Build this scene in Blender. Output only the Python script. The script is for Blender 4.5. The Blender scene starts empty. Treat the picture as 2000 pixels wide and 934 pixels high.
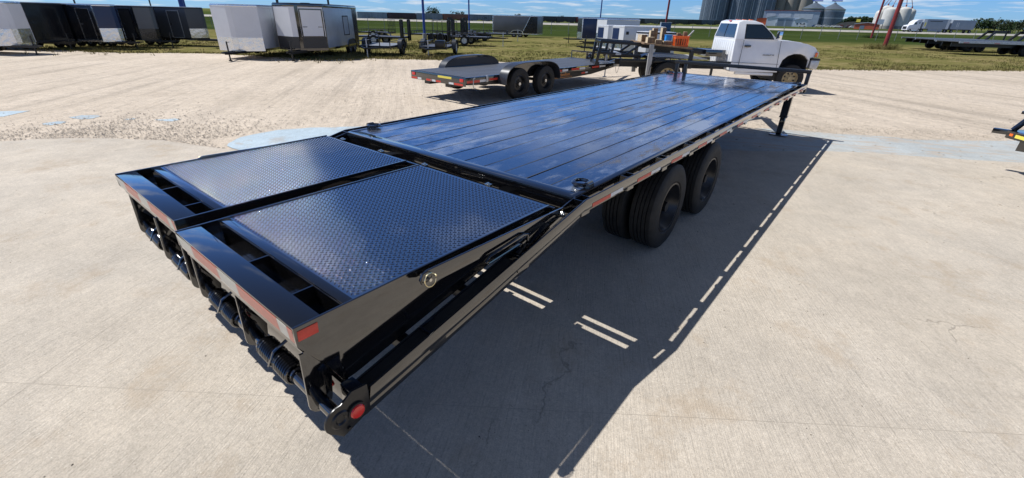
import bpy, bmesh, math, random
from mathutils import Vector, Matrix
R=math.radians; PI=math.pi
random.seed(7)
S=bpy.context.scene
COL=S.collection
# ------------------------------------------------------------------ camera
cd=bpy.data.cameras.new('camera'); cam=bpy.data.objects.new('camera',cd); COL.objects.link(cam)
cd.sensor_width=36; cd.lens=36*872.32/2000; cd.clip_start=.05; cd.clip_end=9000
rt=Vector((.77208956,.63510461,.02280025)); up=Vector((-.29961829,.33213437,.89438003)); fw=Vector((-.56045214,.69737286,-.44672643))
M=Matrix((rt,up,-fw)).transposed().to_4x4(); M.translation=Vector((1.2226,-2.2297,1.9260)); cam.matrix_world=M
S.camera=cam
# ------------------------------------------------------------------ light
SUNDIR=Vector((-.673,-.254,1)).normalized()            # towards the sun
el=math.asin(SUNDIR.z); az=math.atan2(SUNDIR.x,SUNDIR.y)
w=bpy.data.worlds.new('World'); S.world=w; w.use_nodes=True
nt=w.node_tree; nt.nodes.clear()
def WN(t,**k):
    n=nt.nodes.new(t)
    for a,b in k.items(): setattr(n,a,b)
    return n
sky=WN('ShaderNodeTexSky',sky_type='NISHITA'); sky.sun_disc=False; sky.sun_elevation=el; sky.sun_rotation=az
sky.altitude=300; sky.air_density=1.0; sky.dust_density=.05; sky.ozone_density=3.2
tint=WN('ShaderNodeMix',data_type='RGBA',blend_type='MULTIPLY'); tint.inputs[0].default_value=1; nt.links.new(sky.outputs[0],tint.inputs[6])
tc=WN('ShaderNodeTexCoord'); sep=WN('ShaderNodeSeparateXYZ'); nt.links.new(tc.outputs['Generated'],sep.inputs[0])
tr_=WN('ShaderNodeValToRGB'); e_=tr_.color_ramp.elements; e_[0].position=0; e_[0].color=(.60,1.12,2.2,1); e_[1].position=1; e_[1].color=(.96,.70,.46,1)
for p_,c_ in ((.15,(.66,1.12,2.0,1)),(.45,(.74,1.02,1.50,1))): q_=e_.new(p_); q_.color=c_
nt.links.new(sep.outputs[2],tr_.inputs[0]); nt.links.new(tr_.outputs[0],tint.inputs[7])
ad=WN('ShaderNodeMath',operation='ADD'); ad.inputs[1].default_value=.06; nt.links.new(sep.outputs[2],ad.inputs[0])
mx=WN('ShaderNodeMath',operation='MAXIMUM'); mx.inputs[1].default_value=.02; nt.links.new(ad.outputs[0],mx.inputs[0])
dv=WN('ShaderNodeVectorMath',operation='DIVIDE'); nt.links.new(tc.outputs['Generated'],dv.inputs[0])
cb=WN('ShaderNodeCombineXYZ')
for i in range(3): nt.links.new(mx.outputs[0],cb.inputs[i])
nt.links.new(cb.outputs[0],dv.inputs[1])
nz=WN('ShaderNodeTexNoise'); nz.inputs['Scale'].default_value=.95; nz.inputs['Detail'].default_value=7; nz.inputs['Roughness'].default_value=.58
nt.links.new(dv.outputs[0],nz.inputs['Vector'])
cr=WN('ShaderNodeValToRGB'); cr.color_ramp.elements[0].position=.52; cr.color_ramp.elements[1].position=.68
cr.color_ramp.elements[1].color=(.85,.85,.85,1)
nt.links.new(nz.outputs['Fac'],cr.inputs[0])
cm=WN('ShaderNodeMix',data_type='RGBA'); cm.inputs[7].default_value=(12.5,13.4,14.6,1)
nt.links.new(cr.outputs[0],cm.inputs[0]); nt.links.new(tint.outputs[2],cm.inputs[6])
bg=WN('ShaderNodeBackground'); bg.inputs[1].default_value=.060
nt.links.new(cm.outputs[2],bg.inputs[0]); wo=WN('ShaderNodeOutputWorld'); nt.links.new(bg.outputs[0],wo.inputs[0])
sl=bpy.data.lights.new('sun','SUN'); sl.energy=5.3; sl.angle=R(.5); sl.color=(1,.99,.97)
so=bpy.data.objects.new('sun',sl); COL.objects.link(so); so.rotation_euler=SUNDIR.to_track_quat('Z','Y').to_euler()
S.view_settings.view_transform='Standard'; S.view_settings.look='None'; S.view_settings.gamma=1; S.view_settings.exposure=0
# ------------------------------------------------------------------ materials
def mat(name,col,rough=.5,metal=0,spec=.5,noise=None,bump=None,coat=0,var=0,scale=8,detail=6,stretch=None,rvar=0,trans=0,alpha=1):
    """var: value spread of the base colour by noise; bump=(scale,strength)"""
    m=bpy.data.materials.new(name); m.use_nodes=True; t=m.node_tree; b=t.nodes['Principled BSDF']
    b.inputs['Base Color'].default_value=(*col,1); b.inputs['Roughness'].default_value=rough; b.inputs['Metallic'].default_value=metal
    b.inputs['Specular IOR Level'].default_value=spec; b.inputs['Coat Weight'].default_value=coat; b.inputs['Coat Roughness'].default_value=.05
    c=t.nodes.new('ShaderNodeTexCoord'); v=c.outputs['Object']
    if stretch:
        mp=t.nodes.new('ShaderNodeMapping'); mp.inputs['Scale'].default_value=stretch; t.links.new(v,mp.inputs[0]); v=mp.outputs[0]
    if var or rvar:
        n=t.nodes.new('ShaderNodeTexNoise'); n.inputs['Scale'].default_value=scale; n.inputs['Detail'].default_value=detail; n.inputs['Roughness'].default_value=.6; t.links.new(v,n.inputs['Vector'])
        if var:
            r=t.nodes.new('ShaderNodeValToRGB'); r.color_ramp.elements[0].position=.3; r.color_ramp.elements[1].position=.7
            r.color_ramp.elements[0].color=(*[x*(1-var) for x in col],1); r.color_ramp.elements[1].color=(*[min(1,x*(1+var)) for x in col],1)
            t.links.new(n.outputs['Fac'],r.inputs[0]); t.links.new(r.outputs[0],b.inputs['Base Color'])
        if rvar:
            q=t.nodes.new('ShaderNodeMapRange'); q.inputs['To Min'].default_value=max(0,rough-rvar); q.inputs['To Max'].default_value=rough+rvar; q.inputs['From Min'].default_value=.3; q.inputs['From Max'].default_value=.7
            t.links.new(n.outputs['Fac'],q.inputs[0]); t.links.new(q.outputs[0],b.inputs['Roughness'])
    if bump:
        n2=t.nodes.new('ShaderNodeTexNoise'); n2.inputs['Scale'].default_value=bump[0]; n2.inputs['Detail'].default_value=4; t.links.new(v,n2.inputs['Vector'])
        u=t.nodes.new('ShaderNodeBump'); u.inputs['Strength'].default_value=bump[1]; u.inputs['Distance'].default_value=bump[2] if len(bump)>2 else .01
        t.links.new(n2.outputs['Fac'],u.inputs['Height']); t.links.new(u.outputs[0],b.inputs['Normal'])
    return m
BLK=mat('black_gloss_paint',(.006,.006,.007),.08,spec=.8,coat=.7,bump=(6,.05,.004),rvar=.03,scale=3)
BLK2=mat('black_satin_paint',(.010,.010,.011),.3,spec=.5,var=.4,scale=3)
TREAD=mat('black_tread_plate_paint',(.010,.020,.046),.10,spec=1.0,coat=1.0,bump=(2.2,.35,.02),rvar=.05,scale=2)  # black plate; the blue in its base colour paints reflected sky
RUB=mat('tyre_rubber',(.022,.021,.019),.65,spec=.3,var=.35,scale=14,bump=(60,.3,.002))
REDS=mat('shaded_reflective_tape_red',(.50,.15,.11),.3,var=.12,scale=40)  # red tape of the rear face, its shaded look put into the colour
WHTS=mat('shaded_reflective_tape_white',(.50,.48,.42),.3,var=.1,scale=40)  # white tape of the rear face, toned down to paint its shade
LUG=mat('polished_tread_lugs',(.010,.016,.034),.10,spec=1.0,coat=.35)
RED=mat('red_reflective_tape',(.62,.05,.03),.3,var=.12,scale=40)
WHT=mat('white_reflective_tape',(.72,.72,.70),.3,var=.08,scale=40)
REDL=mat('red_lens',(.72,.015,.012),.12,coat=.6)
ORL=mat('orange_lens',(.85,.16,.02),.15,coat=.5)
ZINC=mat('zinc_plated_steel',(.62,.60,.55),.22,metal=1,var=.15,scale=30)
BRASS=mat('yellow_zinc_steel',(.75,.66,.42),.25,metal=1)
GALV=mat('galvanised_steel',(.50,.51,.52),.4,metal=.7,var=.2,scale=12)
ALU=mat('polished_aluminium',(.72,.73,.75),.22,metal=1,bump=(5,.25,.03),rvar=.08,scale=4)
WPAINT=mat('white_painted_panel',(.66,.67,.69),.22,spec=.5,bump=(1.5,.2,.03),var=.04,scale=1.5)
WTRUCK=mat('white_truck_paint',(.78,.79,.80),.25,coat=.4,var=.05,scale=3,bump=(2,.08,.02))
GPANEL=mat('grey_painted_panel',(.10,.105,.115),.3,bump=(1.5,.2,.03),var=.1,scale=1.5)
BPANEL=mat('black_painted_panel',(.012,.013,.016),.16,bump=(1.3,.35,.03),var=.3,scale=1.5)
BLUEPANEL=mat('dark_blue_panel',(.015,.03,.09),.2,bump=(1.3,.3,.03))
GLASS=mat('tinted_window_glass',(.02,.03,.035),.04,spec=.8,coat=.5)
CHROME=mat('chrome',(.8,.8,.8),.08,metal=1)
GOLD=mat('dusty_bronze_rim',(.42,.33,.18),.45,metal=.3,var=.35,scale=18)
BLUEP=mat('blue_pole_paint',(.018,.06,.30),.4,var=.2,scale=5)
REDP=mat('red_pole_paint',(.22,.025,.022),.45,var=.25,scale=5)
CONC=mat('pole_footing_concrete',(.3,.29,.27),.85,var=.2,scale=10)
WOOD=mat('rough_lumber',(.21,.135,.075),.75,var=.45,scale=12,bump=(30,.5,.004))
WOODEND=mat('sawn_lumber_end',(.62,.50,.33),.8,var=.25,scale=20)
WEATH=mat('weathered_grey_timber',(.34,.34,.33),.8,var=.3,scale=25,stretch=(1,1,.15))
CRATE=mat('orange_plastic',(.86,.14,.015),.4,var=.15,scale=14)
BLUPL=mat('bright_blue_plastic',(.02,.26,.72),.4)
YEL=mat('yellow_sticker',(.82,.68,.10),.4,var=.15,scale=60)
ORTXT=mat('orange_lettering',(.80,.30,.06),.4)
DKTXT=mat('dark_lettering',(.03,.03,.03),.5)
WPATCH=mat('white_sticker',(.75,.75,.73),.4,var=.15,scale=50)
DIRT=mat('dark_grime',(.03,.026,.022),.85,var=.5,scale=10)
UND=mat('undercarriage_black',(.012,.011,.010),.6,var=.5,scale=6)

def G(x):
    if x<-250: return -0.0105*244+ min(1,(-x-250)/300)*3.6
    return -0.0105*max(0,-x-6)
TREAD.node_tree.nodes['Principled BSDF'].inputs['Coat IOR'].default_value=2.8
BLK.node_tree.nodes['Principled BSDF'].inputs['Coat IOR'].default_value=1.75
# ------------------------------------------------------------------ mesh builder
class MB:
    def __init__(s): s.v=[];s.f=[];s.m=[];s.cur=0
    def add(s,vs,fs):
        o=len(s.v); s.v+=[tuple(p) for p in vs]; s.f+=[tuple(i+o for i in f) for f in fs]; s.m+=[s.cur]*len(fs); return s
    def mi(s,i): s.cur=i; return s
    def box(s,x0,x1,y0,y1,z0,z1):
        return s.add([(x0,y0,z0),(x1,y0,z0),(x1,y1,z0),(x0,y1,z0),(x0,y0,z1),(x1,y0,z1),(x1,y1,z1),(x0,y1,z1)],
          [(0,3,2,1),(4,5,6,7),(0,1,5,4),(1,2,6,5),(2,3,7,6),(3,0,4,7)])
    def bar(s,p,q,wd,ht,upv=(0,0,1)):
        p=Vector(p);q=Vector(q);d=(q-p).normalized();u=Vector(upv)
        sd=d.cross(u)
        if sd.length<1e-4: sd=d.cross(Vector((1,0,0)))
        sd.normalize();u=sd.cross(d).normalized();a=sd*wd/2;b=u*ht/2
        return s.add([p-a-b,p+a-b,p+a+b,p-a+b,q-a-b,q+a-b,q+a+b,q-a+b],[(3,2,1,0),(4,5,6,7),(0,1,5,4),(1,2,6,5),(2,3,7,6),(3,0,4,7)])
    def prism(s,poly,ax,a0,a1):
        n=len(poly)
        def P(u,v,a): return {'x':(a,u,v),'y':(u,a,v),'z':(u,v,a)}[ax]
        vs=[P(u,v,a0) for u,v in poly]+[P(u,v,a1) for u,v in poly]
        return s.add(vs,[tuple(range(n))[::-1],tuple(range(n,2*n))]+[(i,(i+1)%n,n+(i+1)%n,n+i) for i in range(n)])
    def cyl(s,p,q,r,n=12,r2=None,cap=True):
        p=Vector(p);q=Vector(q);d=(q-p).normalized();r2=r if r2 is None else r2
        a=d.orthogonal().normalized();b=d.cross(a);vs=[]
        for c,rr in((p,r),(q,r2)):
            for i in range(n):
                t=2*PI*i/n; vs.append(c+a*math.cos(t)*rr+b*math.sin(t)*rr)
        fs=[(i,(i+1)%n,n+(i+1)%n,n+i) for i in range(n)]
        if cap: fs+=[tuple(range(n))[::-1],tuple(range(n,2*n))]
        return s.add(vs,fs)
    def tube(s,pts,r,n=8,closed=False):
        pts=[Vector(p) for p in pts];m=len(pts);vs=[];prev=None
        for i,p in enumerate(pts):
            if closed: d=(pts[(i+1)%m]-pts[i-1]).normalized()
            else: d=(pts[min(i+1,m-1)]-pts[max(i-1,0)]).normalized()
            a=(d.orthogonal() if prev is None else prev-d*prev.dot(d)).normalized(); prev=a; b=d.cross(a)
            for k in range(n): t=2*PI*k/n; vs.append(p+a*math.cos(t)*r+b*math.sin(t)*r)
        fs=[]
        for i in range(m if closed else m-1):
            j=(i+1)%m
            fs+=[(i*n+k,i*n+(k+1)%n,j*n+(k+1)%n,j*n+k) for k in range(n)]
        if not closed: fs+=[tuple(range(n))[::-1],tuple((m-1)*n+k for k in range(n))]
        return s.add(vs,fs)
    def rev(s,prof,c,ax='x',n=32,closed=False,a0=0,a1=2*PI):
        """prof: (axial, radius)"""
        full=abs(a1-a0-2*PI)<1e-6; m=n if full else n+1; k=len(prof); vs=[]
        for i in range(m):
            t=a0+(a1-a0)*i/n
            for a,r in prof:
                u,v=r*math.cos(t),r*math.sin(t)
                vs.append({'x':(c[0]+a,c[1]+u,c[2]+v),'y':(c[0]+u,c[1]+a,c[2]+v),'z':(c[0]+u,c[1]+v,c[2]+a)}[ax])
        fs=[]
        for i in range(n):
            j=(i+1)%m if full else i+1
            for q in range(k if closed else k-1):
                q2=(q+1)%k; fs.append((i*k+q,i*k+q2,j*k+q2,j*k+q))
        return s.add(vs,fs)
    def build(s,name,m,parent=None,off=(0,0,0),bevel=0,ang=35,link=True):
        me=bpy.data.meshes.new(name); ox,oy,oz=off
        me.from_pydata([(x-ox,y-oy,z-oz) for x,y,z in s.v],[],s.f)
        ms=m if isinstance(m,(list,tuple)) else [m]
        for q in ms: me.materials.append(q)
        if len(ms)>1: me.polygons.foreach_set('material_index',s.m)
        bm=bmesh.new(); bm.from_mesh(me); bmesh.ops.recalc_face_normals(bm,faces=bm.faces)
        if bevel:
            es=[e for e in bm.edges if len(e.link_faces)==2 and e.calc_face_angle(0)>R(40)]
            bmesh.ops.bevel(bm,geom=es,offset=bevel,segments=2,profile=.6,affect='EDGES',clamp_overlap=True)
        bm.to_mesh(me); bm.free()
        me.polygons.foreach_set('use_smooth',[True]*len(me.polygons)); me.set_sharp_from_angle(angle=R(ang))
        o=bpy.data.objects.new(name,me); COL.objects.link(o)
        if parent: o.parent=parent
        return o
def thing(name,label,cat,loc=(0,0,0),rz=0,group=None):
    o=bpy.data.objects.new(name,None); COL.objects.link(o); o.empty_display_size=.2
    o.location=loc; o.rotation_euler=(0,0,rz); o['label']=label; o['category']=cat
    if group: o['group']=group
    return o
def tag(o,label,cat,group=None):
    o['label']=label;o['category']=cat
    if group:o['group']=group
    return o
def kids(o): return [c for c in COL.objects if c.parent==o]
def dup(o,loc,rz,label,parent=None,scale=None):
    def cp(a,par):
        c=a.copy(); COL.objects.link(c); c.parent=par
        for k in CH.get(a.name,[]): cp(k,c)
        return c
    c=cp(o,parent); c.location=loc; c.rotation_euler=(0,0,rz); c['label']=label
    if scale: c.scale=scale
    return c
CH={}
def index():
    CH.clear()
    for o in COL.objects:
        if o.parent: CH.setdefault(o.parent.name,[]).append(o)
def copies(o,poss,**k):
    """more of the same part, sharing the mesh"""
    out=[]
    for p in poss:
        c=o.copy(); COL.objects.link(c); c.location=p; out.append(c)
    return out
def text(s,size,m,name,parent,loc,rot,ext=.002,shear=0,align='CENTER'):
    cu=bpy.data.curves.new(name,'FONT'); cu.body=s; cu.size=size; cu.extrude=ext; cu.shear=shear; cu.align_x=align; cu.resolution_u=2
    o=bpy.data.objects.new(name,cu); COL.objects.link(o); o.location=loc; o.rotation_euler=rot; cu.materials.append(m); o.parent=parent
    dg=bpy.context.evaluated_depsgraph_get(); me=bpy.data.meshes.new_from_object(o.evaluated_get(dg)); me.materials.clear(); me.materials.append(m)
    n=bpy.data.objects.new(name,me); COL.objects.link(n); n.location=loc; n.rotation_euler=rot; n.parent=parent
    bpy.data.objects.remove(o); n.name=name; return n
# ================================================================== THE GROUND
def ground_mat(name,kind):
    m=bpy.data.materials.new(name); m.use_nodes=True; t=m.node_tree; b=t.nodes['Principled BSDF']
    def N(ty):
        return t.nodes.new(ty)
    L=t.links.new
    ge=N('ShaderNodeNewGeometry'); P=ge.outputs['Position']
    def noise(scale,det=4,rough=.55,vec=None,rot=0,st=None):
        v=vec or P
        if st:
            mp=N('ShaderNodeMapping'); mp.inputs['Rotation'].default_value=(0,0,rot); mp.vector_type='TEXTURE' if 0 else 'POINT'; L(v,mp.inputs[0])
            m2=N('ShaderNodeMapping'); m2.inputs['Scale'].default_value=st; L(mp.outputs[0],m2.inputs[0]); v=m2.outputs[0]
        n=N('ShaderNodeTexNoise'); n.inputs['Scale'].default_value=scale; n.inputs['Detail'].default_value=det; n.inputs['Roughness'].default_value=rough; L(v,n.inputs['Vector']); return n.outputs['Fac']
    def ramp(f,*st):
        r=N('ShaderNodeValToRGB'); e=r.color_ramp.elements
        while len(e)<len(st): e.new(.5)
        for i,(p,c) in enumerate(st): e[i].position=p; e[i].color=(*c,1) if len(c)==3 else c
        L(f,r.inputs[0]); return r.outputs[0]
    def mix(f,a,bb,bt='MIX'):
        x=N('ShaderNodeMix'); x.data_type='RGBA'; x.blend_type=bt
        if isinstance(f,float): x.inputs[0].default_value=f
        else: L(f,x.inputs[0])
        for i,q in((6,a),(7,bb)):
            if isinstance(q,tuple): x.inputs[i].default_value=(*q,1)
            else: L(q,x.inputs[i])
        return x.outputs[2]
    def mth(op,a,bv):
        x=N('ShaderNodeMath'); x.operation=op
        for i,q in((0,a),(1,bv)):
            if isinstance(q,(int,float)): x.inputs[i].default_value=q
            else: L(q,x.inputs[i])
        return x.outputs[0]
    def bump(h,st,dist,prev=None):
        u=N('ShaderNodeBump'); u.inputs['Strength'].default_value=st; u.inputs['Distance'].default_value=dist; L(h,u.inputs['Height'])
        if prev: L(prev,u.inputs['Normal'])
        return u.outputs[0]
    g=lambda x:(x,x,x)
    b.inputs['Roughness'].default_value=.85; b.inputs['Specular IOR Level'].default_value=.25
    if kind in('concrete','apron','apron_clean'):
        big=noise(.7,5,.6); med=noise(5,5,.65); fine=noise(90,3,.6)
        base=(.54,.472,.382) if kind=='concrete' else ((.455,.475,.46) if kind=='apron' else (.44,.53,.58))
        c0=tuple(x*.86 for x in base); c1=tuple(x*1.09 for x in base)
        c=ramp(big,(.3,c0),(.7,c1))
        c=mix(1.0,c,ramp(med,(.25,g(.88)),(.75,g(1.08))),'MULTIPLY')
        # broom marks
        br=noise(1,5,.75,rot=-R(119.4),st=(3,90,3)) # along the broom direction
        c=mix(1.0,c,ramp(br,(.28,g(.70)),(.45,g(.97)),(.75,g(1.10))),'MULTIPLY')
        c=mix(1.0,c,ramp(noise(34,4,.8),(.3,g(.84)),(.5,g(1.0)),(.7,g(1.12))),'MULTIPLY')
        c=mix(1.0,c,ramp(noise(130,2,.7),(.3,g(.84)),(.7,g(1.13))),'MULTIPLY')
        c=mix(1.0,c,ramp(noise(.45,6,.65),(.35,(.95,.96,.98)),(.65,(1.04,1.03,1.02))),'MULTIPLY')
        # brown dust stains
        st=ramp(noise(1.6,8,.72),(.54,(0,0,0)),(.66,(1,1,1)))
        c=mix(mth('MULTIPLY',st,.5),c,(.40,.31,.215))
        # dark drips
        dk=ramp(noise(26,5,.75),(.70,(0,0,0)),(.74,(1,1,1)))
        c=mix(mth('MULTIPLY',dk,.6),c,(.12,.095,.07))
        # exposed aggregate specks
        vo=N('ShaderNodeTexVoronoi'); vo.inputs['Scale'].default_value=62; L(P,vo.inputs['Vector'])
        sp=ramp(vo.outputs['Distance'],(.16,(1,1,1)),(.26,(0,0,0)))
        sc=N('ShaderNodeSeparateColor'); L(vo.outputs['Color'],sc.inputs[0])
        keep=ramp(sc.outputs[0],(.74,(0,0,0)),(.76,(1,1,1)))
        sel=mth('MULTIPLY',sp,keep)
        c=mix(mth('MULTIPLY',sel,.8),c,mix(sc.outputs[1],(.72,.67,.57),(.24,.20,.16)))
        # hairline cracks
        v2=N('ShaderNodeTexVoronoi'); v2.feature='DISTANCE_TO_EDGE'; v2.inputs['Scale'].default_value=.33
        wob=N('ShaderNodeTexNoise'); wob.inputs['Scale'].default_value=2.2; wob.inputs['Detail'].default_value=8; L(P,wob.inputs['Vector'])
        wv=N('ShaderNodeVectorMath'); wv.operation='MULTIPLY_ADD'; wv.inputs[1].default_value=(.9,.9,0); L(wob.outputs['Color'],wv.inputs[0]); L(P,wv.inputs[2]); L(wv.outputs[0],v2.inputs['Vector'])
        ck=ramp(v2.outputs['Distance'],(.0,(1,1,1)),(.0022,(0,0,0)))
        ck=mth('MULTIPLY',ck,ramp(noise(.9,3),(.54,(0,0,0)),(.60,(1,1,1))))
        c=mix(mth('MULTIPLY',ck,.4),c,(.10,.085,.065))
        if kind=='apron':
            pt=ramp(noise(1,6,.7,rot=-R(20),st=(1.2,5,1)),(.52,(0,0,0)),(.58,(1,1,1)))
            c=mix(mth('MULTIPLY',pt,.75),c,(.45,.37,.29))
        L(c,b.inputs['Base Color'])
        n=bump(br,.8,.006); n=bump(fine,.5,.003,n); n=bump(ck,.5,-.004,n); L(n,b.inputs['Normal']); b.inputs['Roughness'].default_value=.78
    elif kind=='gravel':
        big=noise(.25,5,.6); tr=noise(1,5,.6,rot=R(38),st=(.10,1.5,1)); med=noise(4,6,.7)
        c=ramp(big,(.3,(.49,.41,.32)),(.7,(.585,.495,.395)))
        c=mix(1.0,c,ramp(tr,(.3,g(.76)),(.48,g(1.0)),(.75,g(1.08))),'MULTIPLY')
        c=mix(1.0,c,ramp(med,(.3,g(.88)),(.7,g(1.08))),'MULTIPLY')
        vo=N('ShaderNodeTexVoronoi'); vo.inputs['Scale'].default_value=52; L(P,vo.inputs['Vector'])
        sc=N('ShaderNodeSeparateColor'); L(vo.outputs['Color'],sc.inputs[0])
        v3=N('ShaderNodeTexVoronoi'); v3.inputs['Scale'].default_value=11; L(P,v3.inputs['Vector'])
        s3=N('ShaderNodeSeparateColor'); L(v3.outputs['Color'],s3.inputs[0])
        c=mix(1.0,c,ramp(sc.outputs[0],(0,g(.76)),(.2,g(.96)),(.9,g(1.04)),(1,g(1.2))),'MULTIPLY')
        c=mix(1.0,c,ramp(s3.outputs[0],(0,g(.82)),(.12,g(.98)),(1,g(1.03))),'MULTIPLY')
        L(c,b.inputs['Base Color'])
        n=bump(vo.outputs['Distance'],.5,.008); n=bump(tr,.7,.12,n); n=bump(noise(7,6,.75),.5,.02,n); L(n,b.inputs['Normal']); b.inputs['Roughness'].default_value=.92
    elif kind=='grass':
        # distance from the lot decides mown dry grass -> green field (sown differently beyond the fence)
        sp=N('ShaderNodeSeparateXYZ'); L(P,sp.inputs[0])
        # signed distance to the fence line
        d=mth('ADD',mth('MULTIPLY',sp.outputs[0],-.50),mth('MULTIPLY',sp.outputs[1],.866))
        dn=mth('ADD',d,mth('MULTIPLY',noise(.12,5,.6),8.0))
        big=noise(.13,6,.65); med=noise(.9,6,.7); fin=noise(9,4,.7)
        dry=ramp(med,(.30,(.11,.115,.035)),(.46,(.20,.175,.065)),(.60,(.30,.235,.115)),(.78,(.38,.31,.20)))
        gre=ramp(med,(.3,(.095,.108,.032)),(.55,(.17,.16,.055)),(.8,(.30,.25,.12)))
        near=mix(ramp(big,(.38,(0,0,0)),(.62,(1,1,1))),gre,dry)
        edge=N('ShaderNodeMapRange'); L(dn,edge.inputs[0]); edge.inputs['From Min'].default_value=17; edge.inputs['From Max'].default_value=30; edge.inputs['To Min'].default_value=.85; edge.inputs['To Max'].default_value=0
        near=mix(edge.outputs[0],near,dry)
        fld=ramp(noise(.05,6,.65),(.3,(.032,.050,.015)),(.55,(.048,.070,.021)),(.75,(.09,.10,.038)))
        mr=N('ShaderNodeMapRange'); L(dn,mr.inputs[0]); mr.inputs['From Min'].default_value=58; mr.inputs['From Max'].default_value=68
        c=mix(mr.outputs[0],near,fld)
        far=N('ShaderNodeMapRange'); L(d,far.inputs[0]); far.inputs['From Min'].default_value=230; far.inputs['From Max'].default_value=520
        c=mix(far.outputs[0],c,ramp(noise(.01,3),(.4,(.10,.13,.035)),(.6,(.16,.16,.06))))
        c=mix(1.0,c,ramp(fin,(.3,g(.72)),(.7,g(1.22))),'MULTIPLY')
        L(c,b.inputs['Base Color']); b.inputs['Roughness'].default_value=1; b.inputs['Specular IOR Level'].default_value=0
        n=bump(fin,1,.08); n=bump(med,.6,.2,n); L(n,b.inputs['Normal'])
    return m
MCON=ground_mat('broom_finished_concrete','concrete'); MAPR=ground_mat('pale_blue_weathered_concrete','apron')
MAPC=ground_mat('pale_blue_clean_concrete','apron_clean')
MGRV=ground_mat('packed_limestone_gravel','gravel'); MGRS=ground_mat('dry_and_green_grass','grass')

def nz2(x,y,s=1,seed=0):
    from mathutils import noise
    return noise.noise(Vector((x*s,y*s,seed*7.3)))
def sheet(name,poly,mt,dz,jit=0,step=.25,fine=None):
    """a ground sheet with an uneven outline, laid on the sloping ground"""
    pts=[]
    n=len(poly)
    for i in range(n):
        a=Vector(poly[i]);b=Vector(poly[(i+1)%n]); L_=(b-a).length
        rough=(fine is None) or (i in fine)
        k=max(1,int(L_/step)) if rough and jit else 1
        for q in range(k):
            p=a+(b-a)*q/k
            if rough and jit and (q>0): p=p+Vector((nz2(p.x,p.y,.9,1)+.5*nz2(p.x,p.y,4,2)+.3*nz2(p.x,p.y,11,5),nz2(p.x,p.y,.9,3)+.5*nz2(p.x,p.y,4,4)+.3*nz2(p.x,p.y,11,6)))*jit
            pts.append(p)
    bm=bmesh.new(); vs=[bm.verts.new((p.x,p.y,0)) for p in pts]; bm.faces.new(vs)
    for X in (-6,-250,-550):
        bmesh.ops.bisect_plane(bm,geom=bm.verts[:]+bm.edges[:]+bm.faces[:],plane_co=(X,0,0),plane_no=(1,0,0))
    bmesh.ops.triangulate(bm,faces=bm.faces[:])
    for v in bm.verts: v.co.z=G(v.co.x)+dz
    bmesh.ops.recalc_face_normals(bm,faces=bm.faces)
    me=bpy.data.meshes.new(name); bm.to_mesh(me); bm.free(); 
    if me.polygons and me.polygons[0].normal.z<0: me.flip_normals()
    me.materials.append(mt); o=bpy.data.objects.new(name,me); COL.objects.link(o); o['kind']='structure'; return o
# grass land to the horizon
bm=bmesh.new()
xs=[-6000,-2000,-900,-550,-400,-250,-120,-60,-30,-6,10,60,300,1500,6000]; ys=[-300,-60,0,60,150,400,1000,3000,8000]
V=[[bm.verts.new((x,y,G(x)-.03)) for y in ys] for x in xs]
for i in range(len(xs)-1):
    for j in range(len(ys)-1): bm.faces.new((V[i][j],V[i+1][j],V[i+1][j+1],V[i][j+1]))
me=bpy.data.meshes.new('grassland'); bm.to_mesh(me); bm.free(); me.materials.append(MGRS); o=bpy.data.objects.new('grassland',me); COL.objects.link(o); o['kind']='structure'
# gravel yard
GF=[(-60,-12),(-46,-3),(-40.5,.8),(-31.5,3.7),(-27.5,7.7),(-22.7,9.2),(-20,11.5),(-15.8,14.6),(-9.3,18.3),(-1.4,24.7),(2,28.7),(6.1,33.6),(16,44),(40,66)]
gfl=set(range(0,13))
gravel=sheet('gravel_yard',GF+[(60,40),(60,-40),(-60,-40)],MGRV,-.012,jit=.45,step=.35,fine=gfl)
# concrete slab and the old pale apron: pieces cast in panels with tooled joints
SL=[(-16,-9),(-11.5,-4.5),(-9.75,-2.6),(-9.3,-1.6),(-9.0,-1.2),(-8.4,-.68),(-7.6,-.19),(-6.85,.07),(-6.1,.36),(-5.28,.6),(-4,1.8),(-2.6,3.2),(-1.6,4.4),(-.9,5.4),(-.49,5.83),(-.09,6.17),(.55,6.84),(1.23,7.33),(1.9,7.68),(2.55,8.02),(3.2,8.43),(6,9.6),(14,13),(14,-14),(-16,-14)]
sub=sheet('concrete_subbase',SL,mat('joint_base',(.40,.35,.285),.95),.0012)  # slightly darker base visible in the joints between panels
AP=[(-1.6,4.4),(-1.3,6.6),(-.97,7.63),(-.53,8.15),(.32,8.56),(1.13,8.94),(1.91,9.26),(2.67,9.9),(3.47,10.7),(6.5,12.6),(14,16),(14,13),(6,9.6),(3.2,8.43),(2.55,8.02),(1.9,7.68),(1.23,7.33),(.55,6.84),(-.09,6.17),(-.49,5.83)]
sheet('old_concrete_apron',AP,MAPR,-.002,jit=.07,step=.12,fine=set(range(0,10)))
sheet('old_concrete_apron',[(-6.0,.36),(-6.65,.32),(-7.07,.69),(-7.17,1.35),(-6.94,1.85),(-6.3,2.6),(-5.2,3.4),(-4,3.4),(-3.2,2.6),(-4,1.8),(-5.28,.6)],MAPC,-.002,jit=.06,step=.12,fine={0,1,2,3,4,5,6})
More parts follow.
